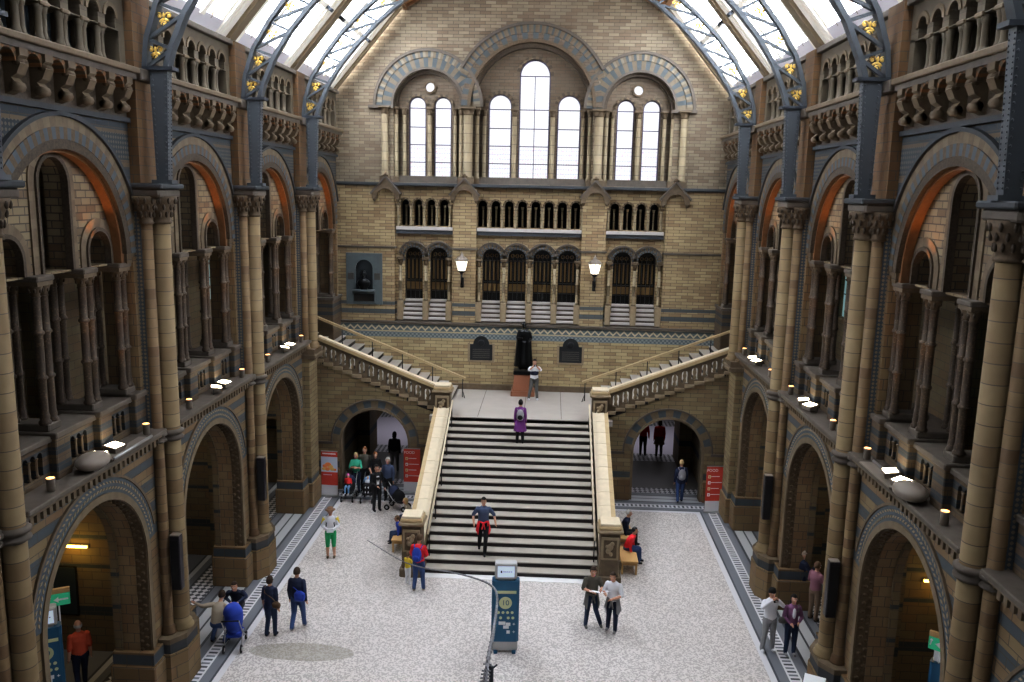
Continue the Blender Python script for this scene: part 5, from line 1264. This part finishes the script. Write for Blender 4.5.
    if skirt:
        sm = MB(); c, zb = skirt; z0 = waist.z
        n_ = 20; v = []; f = []
        for r_, z in ((.15, z0+.03), (.19, pel.z-.05), (.26, zb)):
            for i in range(n_): a = 2*PI*i/n_; w_ = 1+.05*math.sin(a*6)*(z == zb); v.append((r_*w_*math.cos(a), r_*.8*w_*math.sin(a), z))
        for r in range(2):
            for i in range(n_): f.append((r*n_+i, r*n_+(i+1) % n_, (r+1)*n_+(i+1) % n_, (r+1)*n_+i))
        sm.add(v, f, 'c_'+c, True); sm.build('skirt', root)
    root['_p'] = 1
    for ch in [q for q in bpy.data.objects if q.parent == root]: ch.scale = (k*(.0+1), k, k)
    del root['_p']
    return root, J, k, chest, waist, pel
def waistcoat(root, colr, z=.98, k=1):
    mb = MB(); v = []; f = []; n = 22
    for r_, zz in ((.165, z+.04), (.18, z), (.235, z-.36)):
        for i in range(n):
            a = -PI*.28+(PI*1.56)*i/(n-1); w = 1+.06*math.sin(i*2.2)*(zz < z-.1); v.append((r_*w*math.cos(a), r_*.8*w*math.sin(a), zz-(.06*math.sin(i*1.3) if zz < z-.1 else 0)))
    for r in range(2):
        for i in range(n-1): f.append((r*n+i, r*n+i+1, (r+1)*n+i+1, (r+1)*n+i))
    mb.add(v, f, 'c_'+colr, True)
    for s in (-1, 1): mb.tube([(s*.13, -.1, z+.02), (0, -.17, z-.01), (-s*.05, -.17, z-.22)], [.03, .028, .02], 'c_'+colr, 6)
    o = mb.build('waist_jacket', root); o.scale = (k, k, k)
def backpack(loc, face, colr, label, k=1, z=1.22, w=.15, back=.2, pat=None, name='backpack'):
    t = thing(name, label, 'bag', loc, R(face)); mb = MB(); c = 'c_'+colr
    mb.ell((0, back, z), (w, .1, .23), c, 14, 10); mb.box(-w*.8, w*.8, back-.08, back+.05, z-.2, z+.14, c, .03); mb.build('sack', t)
    mb = MB(); mb.ell((0, back+.09, z-.08), (w*.7, .05, .1), pat and 'c_'+pat or c, 10, 8); mb.build('pocket', t)
    for s in (-1, 1):
        mb = MB(); mb.tube([(s*.1, back-.07, z+.17), (s*.12, .02, z+.24), (s*.12, -.125, z+.12), (s*.15, -.1, z-.06), (s*.14, back-.08, z-.16)], .016, c, 6); mb.build('strap', t)
    for ch in [q for q in bpy.data.objects if q.parent == t]: ch.scale = (k, k, k)
    return t
def handbag(loc, face, colr, label, x, y, z, r=(.13, .07, .1), strap=True, sh=(.0, .02, 1.42)):
    t = thing('shoulder_bag', label, 'bag', loc, R(face)); mb = MB(); mb.ell((x, y, z), r, 'c_'+colr, 12, 8); mb.box(x-r[0]*.8, x+r[0]*.8, y-r[1]*.7, y+r[1]*.7, z-r[2]*.8, z+r[2]*.6, 'c_'+colr, .02); mb.build('pouch', t)
    mb = MB(); mb.tube([(x, y, z+r[2]*.6), (x*.6, y*1.2+.02, z+.2), (sh[0]-x*.4, .12 if y > 0 else -.12, 1.3), (sh[0]-x*.55, 0, 1.46)], .014, 'c_'+colr, 6); mb.build('strap', t)
    return t
def gz(u): return (u[0], u[1], u[2] if len(u) > 2 else 0)
# walking / standing leg helpers
def stride(a=.18, hz=.9):
    return {'R': ((-.1, -a*.7, .50), (-.1, -a*1.1, .09)), 'L': ((.1, a*.1, .49), (.1, a*1.2, .13))}
F_ = 0
# woman climbing the stairs (seen from behind)
ys = 30.75; st = rise*int((ys-SY0)/going+1)
person('person seen from behind in a purple skirt and dark boots, climbing near the stair top', (.03, ys, st), 180, 1.66, top='purple', legs='blackc', shoes='blackc', hair='hairk', style='bun', skirt=('purple', .52), slim=.9)
backpack((.03, ys, st), 180, 'grey', 'grey and black patterned backpack on the person in the purple skirt', .95, pat='blackc')
# photographer on the landing
person('person in a dark vest holding a camera to the face, beside the black statue', (.45, 34.95, LZ), 8, 1.74, top='white', legs='trous', shoes='white', hair='hairk', sleeve='short', arms={'R': ((-.25, -.18, 1.33), (-.07, -.2, 1.5)), 'L': ((.25, -.18, 1.33), (.07, -.2, 1.5))}, legp={'R': ((-.15, -.02, .5), (-.22, 0, .09)), 'L': ((.1, -.02, .5), (.14, 0, .09))})
t = thing('dark_vest', 'dark vest worn over the white shirt of the person photographing by the statue', 'vest', (.45, 34.95, LZ), R(8)); mb = MB(); mb.ell((0, .0, 1.22), (.185, .15, .24), 'c_navy', 14, 10); mb.build('front', t)
# man coming down
yd = 24.9+going*2.2; sd_ = rise*3
person('person in a blue-grey short-sleeved shirt walking down the stairs', (-.93, yd, sd_), 5, 1.76, top='blueg', legs='blackc', sleeve='short', hair='hairk', arms={'R': ((-.33, .03, 1.18), (-.30, -.14, .96)), 'L': ((.34, .02, 1.18), (.38, -.14, .98))}, legp={'R': ((-.1, -.05, .52), (-.12, .06, .12)), 'L': ((.08, -.2, .50), (.05, -.22, -.02))})
def worn(label, colr, loc, face, k=1.02):
    t = thing('tied_jacket', label, 'jacket', loc, R(face)); waistcoat(t, colr, .99, k); return t
worn('bright red jacket tied round the waist of the person walking down the stairs', 'brightred', (-.93, yd, sd_), 5)
# red jacket visitor by the left newel
person('person in a red jacket and blue jeans standing with back turned by the left newel', (-2.72, 23.7, 0), 172, 1.74, top='brightred', legs='jeans', shoes='beige', hair='brown', arms={'R': ((-.24, -.03, 1.16), (-.16, -.22, 1.02)), 'L': ((.24, -.03, 1.16), (.2, -.16, .98))}, legp={'R': ((-.11, -.03, .5), (-.14, -.02, .09)), 'L': ((.1, 0, .5), (.13, .06, .09))}, head=(.0, -.03))
backpack((-2.72, 23.7, 0), 172, 'royal', 'blue backpack worn over the red jacket near the left newel', 1.02, back=.2)
person('small child in yellow and white partly behind the person in the red jacket', (-3.12, 24.1, 0), 150, 1.0, top='yellow', legs='white', shoes='white', hair='brown', child=True, arms={'R': ((-.26, -.1, 1.2), (-.3, -.3, 1.1)), 'L': ((.26, -.1, 1.2), (.2, -.3, 1.1))})
# two walking away in navy
L1 = (-6.28, 20.75, 0)
person('person in a navy top with a brown bag, left of the pair walking away', L1, 168, 1.68, top='navy', legs='djeans', hair='hairb', style='bun', slim=.92, sleeve='short', legp={'R': ((-.1, -.04, .5), (-.12, .0, .09)), 'L': ((.09, -.02, .5), (.1, .08, .09))})

handbag(L1, 168, 'brown', 'dark brown shoulder bag on the hip of the left walker in navy', -.24, .1, .98)
L2 = (-5.66, 21.15, 0)
person('person in a navy jacket and blue jeans, right of the pair walking away', L2, 172, 1.76, top='navy', legs='jeans', hair='hairb', shoes='grey', legp=stride(.16))
handbag(L2, 172, 'royal', 'bright blue shoulder bag on the back of the right walker in navy', -.16, .2, 1.1, (.17, .08, .15))
# tourist with hat
T3 = (-5.95, 25.75, 0)
person('person in a brown hat, white and yellow top and green shorts reading a leaflet', T3, 12, 1.7, top='white', legs='green', shoes='brown', hair='brown', style='hat', bare='low', arms={'R': ((-.26, -.02, 1.13), (-.08, -.24, 1.08)), 'L': ((.26, -.02, 1.13), (.08, -.24, 1.08))}, head=(0, -.02))
o = MB(); [o.tube([(s*.18, 0, 1.39), (s*.245, -.0, 1.2)], [.075, .06], 'c_yellow', 10) for s in (-1, 1)]; t = thing('yellow_sleeves', 'yellow sleeves of the cardigan worn by the person in green shorts', 'cardigan', T3, R(12)); o.build('sleeve', t)
backpack(T3, 12, 'blackc', 'black backpack hanging off one shoulder of the person in green shorts', 1, z=1.12, w=.17)
o = MB(); o.box(-.11, .11, -.37, -.34, 1.02, 1.16, 'paper', .003); o = o.build('leaflet'); o.location = T3; o.rotation_euler = (0, 0, R(12)); tag(o, 'white leaflet held by the person in the brown hat', 'leaflet')
# crouching pair by the second left pier
person('person in a beige shirt and jeans crouching with one arm out to the pier plinth', (-7.55, 20.2, -.32), 170, 1.7, top='beige', legs='jeans', hair='hairb', arms={'R': ((-.3, -.2, 1.2), (-.35, -.4, 1.0)), 'L': ((.42, -.02, 1.36), (.66, -.08, 1.38))}, lean=22, legp={'R': ((-.2, -.36, .85), (-.18, -.05, .42)), 'L': ((.2, -.36, .85), (.18, -.05, .42))}, head=(0, -.05))
person('person in a dark navy jacket sitting bent forward behind the blue pushchair cover', (-7.32, 21.15, .22), 8, 1.74, top='navy', legs='blackc', hair='hairb', sit=True, lean=28, style='short', head=(0, -.03), arms={'R': ((-.28, -.24, .78), (-.1, -.42, .72)), 'L': ((.28, -.24, .78), (.12, -.42, .72))})
def pushchair(loc, face, cover, label, hood, wheels=True, big=1.0):
    t = thing('pushchair', label, 'pushchair', loc, R(face))
    mb = MB(); mb.ell((0, .03, .52*big), (.24, .33, .26*big), cover, 16, 10); mb.box(-.2, .2, -.3, .15, .3, .42, cover, .04); mb.build('seat', t)
    mb = MB(); n_ = 12; v = []; f = []
    for j in range(6):
        a = R(-10+j*25)
        for i in range(n_): b = PI*i/(n_-1); v.append((.25*math.cos(b), .1+.3*math.cos(a)*math.sin(b)*.9, .62*big+.32*math.sin(b)*math.sin(a+.3)))
    for j in range(5):
        for i in range(n_-1): f.append((j*n_+i, j*n_+i+1, (j+1)*n_+i+1, (j+1)*n_+i))
    mb.add(v, f, hood, True); mb.build('hood', t)
    for s in (-1, 1):
        mb = MB(); mb.tube([(s*.22, -.35, .12), (s*.22, .1, .45), (s*.22, .5, .98)], .014, 'metal', 6); mb.tube([(s*.22, .35, .12), (s*.22, .0, .5)], .014, 'metal', 6); mb.build('frame', t)
        for y in (-.35, .35):
            w_ = MB(); w_.tube([(s*.22-.02, y, .11), (s*.22+.02, y, .11)], .11, 'blackc_' if 0 else 'c_blackc', 14); w_.tube([(s*.22-.025, y, .11), (s*.22+.025, y, .11)], .05, 'metal', 10); w_.build('wheel', t)
    mb = MB(); mb.tube([(-.22, .5, .98), (.22, .5, .98)], .02, 'c_blackc', 8); mb.build('handle', t)
    return t
pushchair((-7.05, 20.15, 0), 190, 'c_royal', 'pushchair wrapped in a shiny royal blue cover by the second left pier', 'c_royal', big=1.6)
# red shirt walker in the left arch
person('bald person in an orange-red shirt and dark trousers walking in the left archway', (-9.95, 17.95, 0), -140, 1.74, top='orange', legs='navy', hair='greyhair', style='bald', sleeve='short', legp=stride(.2))
# two with a map
M1 = (2.42, 22.0, 0); M2 = (3.0, 21.75, 0)
person('person in an olive T-shirt and dark jeans reading an open map', M1, 12, 1.76, top='olive', legs='djeans', shoes='trous', sleeve='short', hair='hairb', arms={'R': ((-.27, -.06, 1.16), (-.08, -.28, 1.16)), 'L': ((.27, -.06, 1.16), (.16, -.3, 1.2))}, head=(.0, -.045), legp={'R': ((-.12, -.03, .5), (-.16, -.04, .09)), 'L': ((.12, -.04, .5), (.26, -.05, .09))})
worn('dark jacket tied round the waist of the map reader in olive', 'trous', M1, 12)
person('person in a white shirt and dark trousers leaning in to the map', M2, -22, 1.74, top='white', legs='navy', shoes='grey', sleeve='short', hair='hairb', arms={'R': ((-.27, -.05, 1.16), (-.14, -.28, 1.2)), 'L': ((.27, -.06, 1.14), (.05, -.24, 1.08))}, head=(-.01, -.04), legp={'R': ((-.1, -.02, .5), (-.14, .05, .09)), 'L': ((.1, -.04, .5), (.1, -.04, .09))})
worn('pale grey jacket tied round the waist of the map reader in white', 'grey', M2, -22)
o = MB(); o.add([(-.3, -.36, 1.24), (.0, -.4, 1.22), (.3, -.36, 1.26), (-.28, -.14, 1.18), (.0, -.16, 1.15), (.3, -.14, 1.2)], [(0, 1, 4, 3), (1, 2, 5, 4)], 'paper'); o = o.build('folding_map'); o.location = (2.62, 21.98, 0); tag(o, 'white folding map held open between the two readers', 'map')
# group by the left passage
GX = [('blond person in a teal green top at the left of the waiting group', (-6.5, 31.75, 0), 0, 1.64, dict(top='teal', legs='navy', hair='blond', style='bob', sleeve='short', slim=.92, arms={'R': ((-.24, -.1, 1.14), (-.02, -.22, 1.2)), 'L': ((.24, -.1, 1.14), (.1, -.24, 1.18))})),
      ('tall person in dark clothes standing behind the waiting group', (-6.2, 32.0, 0), 0, 1.8, dict(top='olive', legs='blackc', hair='ginger')),
      ('person in a sleeveless black top holding a light blue pushchair handle', (-5.72, 31.75, 0), 6, 1.7, dict(top='blackc', legs='navy', hair='ginger', style='bun', sleeve='short', slim=.92, arms={'R': ((-.25, -.08, 1.14), (-.14, -.3, 1.0)), 'L': ((.25, -.08, 1.14), (.14, -.3, 1.0))})),
      ('balding older person in a grey-blue jacket at the edge of the waiting group', (-5.08, 31.05, 0), -10, 1.72, dict(top='blueg', legs='blackc', hair='greyhair', style='thin')),
      ('person in a black suit and white shirt standing in front of the pushchairs', (-5.3, 29.95, 0), 35, 1.78, dict(top='blackc', legs='blackc', hair='hairk', arms={'R': ((-.24, -.06, 1.14), (-.1, -.26, 1.04)), 'L': ((.24, .0, 1.14), (.26, -.1, .9))}))]
for lb, p, fc, h_, kw in GX: person(lb, p, fc, h_, **kw)
o = MB(); o.box(-.05, .05, -.135, -.118, 1.08, 1.42, 'c_white', .005); t = thing('white_shirt_front', 'white shirt front of the person in the black suit', 'shirt', (-5.3, 29.95, 0), R(35)); o.build('panel', t)
person('dark silhouetted person walking away inside the left passage', (-5.45, 34.4, 0), 178, 1.76, top='blackc', legs='trous', hair='hairk', style='bob', legp=stride(.12))
pushchair((-6.62, 31.05, 0), 0, 'c_blackc', 'dark pushchair carrying a toddler in red, leftmost of the three by the passage', 'c_navy')
pushchair((-5.85, 31.0, 0), 0, 'c_blackc', 'pushchair with a light blue hood, middle of the three by the passage', 'c_sky')
pushchair((-4.55, 30.2, 0), 75, 'c_blackc', 'black pushchair with a clear rain cover, nearest the stair parapet', 'c_navy')
person('toddler in a red top and pink hat sitting in the leftmost pushchair', (-6.62, 30.92, .12), 0, .95, top='red', legs='sky', shoes='white', hair='pink', style='beanie', sit=True, child=True)
person('baby in white in the pushchair with the light blue hood', (-5.85, 30.95, .12), 0, .78, top='white', legs='white', shoes='white', hair='blond', sit=True, child=True)
# seated on the left bench
person('child in a royal blue coat sitting on the left bench', (-3.85, 26.85, .0), -75, 1.25, top='royal', legs='djeans', hair='brown', sit=True, child=True, lean=12)
person('person in a pink top crouched behind the left stair parapet', (-3.72, 28.3, 0), -80, 1.5, top='beige', legs='djeans', hair='blond', style='bob', sit=True, lean=20)
# seated on the right bench
person('white-haired person in a dark jacket sitting on the farther right bench', (3.78, 27.7, 0), 75, 1.7, top='navy', legs='blackc', hair='greyhair', sit=True, lean=15)
person('person in a red top and jeans sitting on the right bench, leaning forward', (3.8, 26.35, 0), 72, 1.62, top='brightred', legs='jeans', hair='hairk', sit=True, lean=22)
# passage on the right
person('silhouetted person in a dark red jacket, left of two inside the right passage', (5.55, 38.0, 0), 185, 1.72, top='red', legs='blackc', hair='hairk', arms={'L': ((-.0+.27, -.05, 1.2), (.42, -.25, 1.18)), 'R': ((-.24, 0, 1.14), (-.27, -.05, .9))})
person('silhouetted person in a red top and khaki skirt inside the right passage', (6.28, 37.9, 0), 180, 1.72, top='red', legs='blackc', hair='hairk', style='bob', skirt=('khaki', .62))
person('blond person in a navy coat walking into the right passage', (6.38, 32.0, 0), 184, 1.72, top='navy', legs='jeans', hair='blond', longcoat=True, legp=stride(.1))
backpack((6.38, 32.0, 0), 184, 'grey', 'grey backpack on the person entering the right passage', 1)
# couple on the right border
C1 = (7.12, 21.1, 0); C2 = (7.66, 20.95, 0)
person('person in a white T-shirt and black beanie raising a camera', C1, 12, 1.76, top='white', legs='grey', shoes='white', hair='hairk', style='beanie', arms={'R': ((-.3, -.12, 1.3), (-.08, -.2, 1.53)), 'L': ((.3, -.12, 1.3), (.08, -.2, 1.53))}, legp={'R': ((-.12, -.02, .5), (-.17, 0, .09)), 'L': ((.1, -.02, .5), (.12, -.02, .09))})
person('person in a mauve cardigan over a white top with jeans', C2, 2, 1.68, top='mauve', legs='djeans', shoes='grey', hair='hairk', style='long', slim=.9, sleeve='long', arms={'R': ((-.24, -.02, 1.13), (-.12, -.22, 1.04)), 'L': ((.24, -.04, 1.13), (.1, -.24, 1.08))})
o = MB(); o.ell((0, -.115, 1.24), (.055, .04, .15), 'c_white', 10, 8); t = thing('white_vest', 'white top showing between the edges of the mauve cardigan', 'top', C2, R(2)); o.build('front', t)
handbag(C2, 2, 'trous', 'olive grey shoulder bag carried by the person in the mauve cardigan', -.26, -.05, 1.02)
for (p, f_, z, lb) in ((C1, 12, 1.56, 'small dark camera held by the person in the black beanie'), ((.45, 34.95, LZ), 8, 1.56, 'small dark camera held up beside the statue')):
    t = thing('camera_body', lb, 'camera', p, R(f_)); mb = MB(); mb.box(-.06, .06, -.27, -.22, z-.04, z+.04, 'c_blackc', .008); mb.build('housing', t); mb = MB(); mb.tube([(0, -.26, z), (0, -.31, z)], .028, 'metal', 10); mb.build('lens', t)
# two by the right pier
person('person in a navy jacket and pale cap standing in the second right archway', (8.70, 23.65, 0), 100, 1.76, top='navy', legs='navy', hair='beige', style='cap', arms={'R': ((-.25, -.1, 1.2), (-.12, -.32, 1.32)), 'L': ((.24, 0, 1.14), (.26, -.1, .9))})
person('person in a striped shirt and brown trousers turned to the right archway', (8.86, 22.9, 0), 120, 1.74, top='stripe', legs='khaki', hair='brown', sleeve='short', arms={'R': ((-.24, -.1, 1.16), (-.1, -.32, 1.1)), 'L': ((.24, 0, 1.14), (.2, -.2, 1.0))})
o = MB(); o.box(-.02, .02, -.16, .16, .95, 1.4, 'paper', .003); o = o.build('information_sheet'); o.location = (9.1, 22.75, 0); tag(o, 'white sheet held up beside the striped shirt', 'sheet')
# bronze statue on its pedestal
t = thing('statue_pedestal', 'red-brown granite pedestal under the black statue', 'pedestal', (-.05, 35.95, LZ))
mb = MB(); mb.box(-.52, .52, -.45, .45, 0, .22, 'red_granite', .02); mb.build('base', t)
mb = MB(); v = [(-.45, -.4, .22), (.45, -.4, .22), (.45, .4, .22), (-.45, .4, .22), (-.38, -.34, .95), (.38, -.34, .95), (.38, .34, .95), (-.38, .34, .95)]; mb.add(v, [(3, 2, 1, 0), (4, 5, 6, 7), (0, 1, 5, 4), (1, 2, 6, 5), (2, 3, 7, 6), (3, 0, 4, 7)], 'red_granite'); mb.build('shaft', t)
mb = MB(); mb.box(-.42, .42, -.38, .38, .95, 1.12, 'bronze', .02); mb.build('plinth', t)
rt = person('black bronze statue of a robed standing figure on the red-brown pedestal', (-.05, 35.95, LZ+1.12), 0, 2.05, mono='bronze', hair='hairk', style='short', name='robed_statue', arms={'R': ((-.24, -.08, 1.16), (-.1, -.28, 1.2)), 'L': ((.26, -.04, 1.16), (.2, -.28, 1.12))}, head=(0, -.03))[0]
mb = MB(); n_ = 28; v = []; f = []
rows = ((.19, 1.40, 0), (.25, 1.2, .01), (.27, .8, .02), (.29, .45, .03), (.31, .12, .03))
for r_, z, w_ in rows:
    for i in range(n_):
        a = -PI*.36+(PI*1.72)*i/(n_-1); q = 1+w_*3*math.sin(i*1.9); v.append((r_*1.05*q*math.cos(a), r_*.72*q*math.sin(a), z))
for r in range(len(rows)-1):
    for i in range(n_-1): f.append((r*n_+i, r*n_+i+1, (r+1)*n_+i+1, (r+1)*n_+i))
mb.add(v, f, 'bronze', True); mb.lathe([(.2, .05), (.19, .4), (.165, .9), (.15, 1.1)], 0, -.01, 'bronze', 16, sq=.8); o = mb.build('robe', rt); o.scale = (1.19,)*3
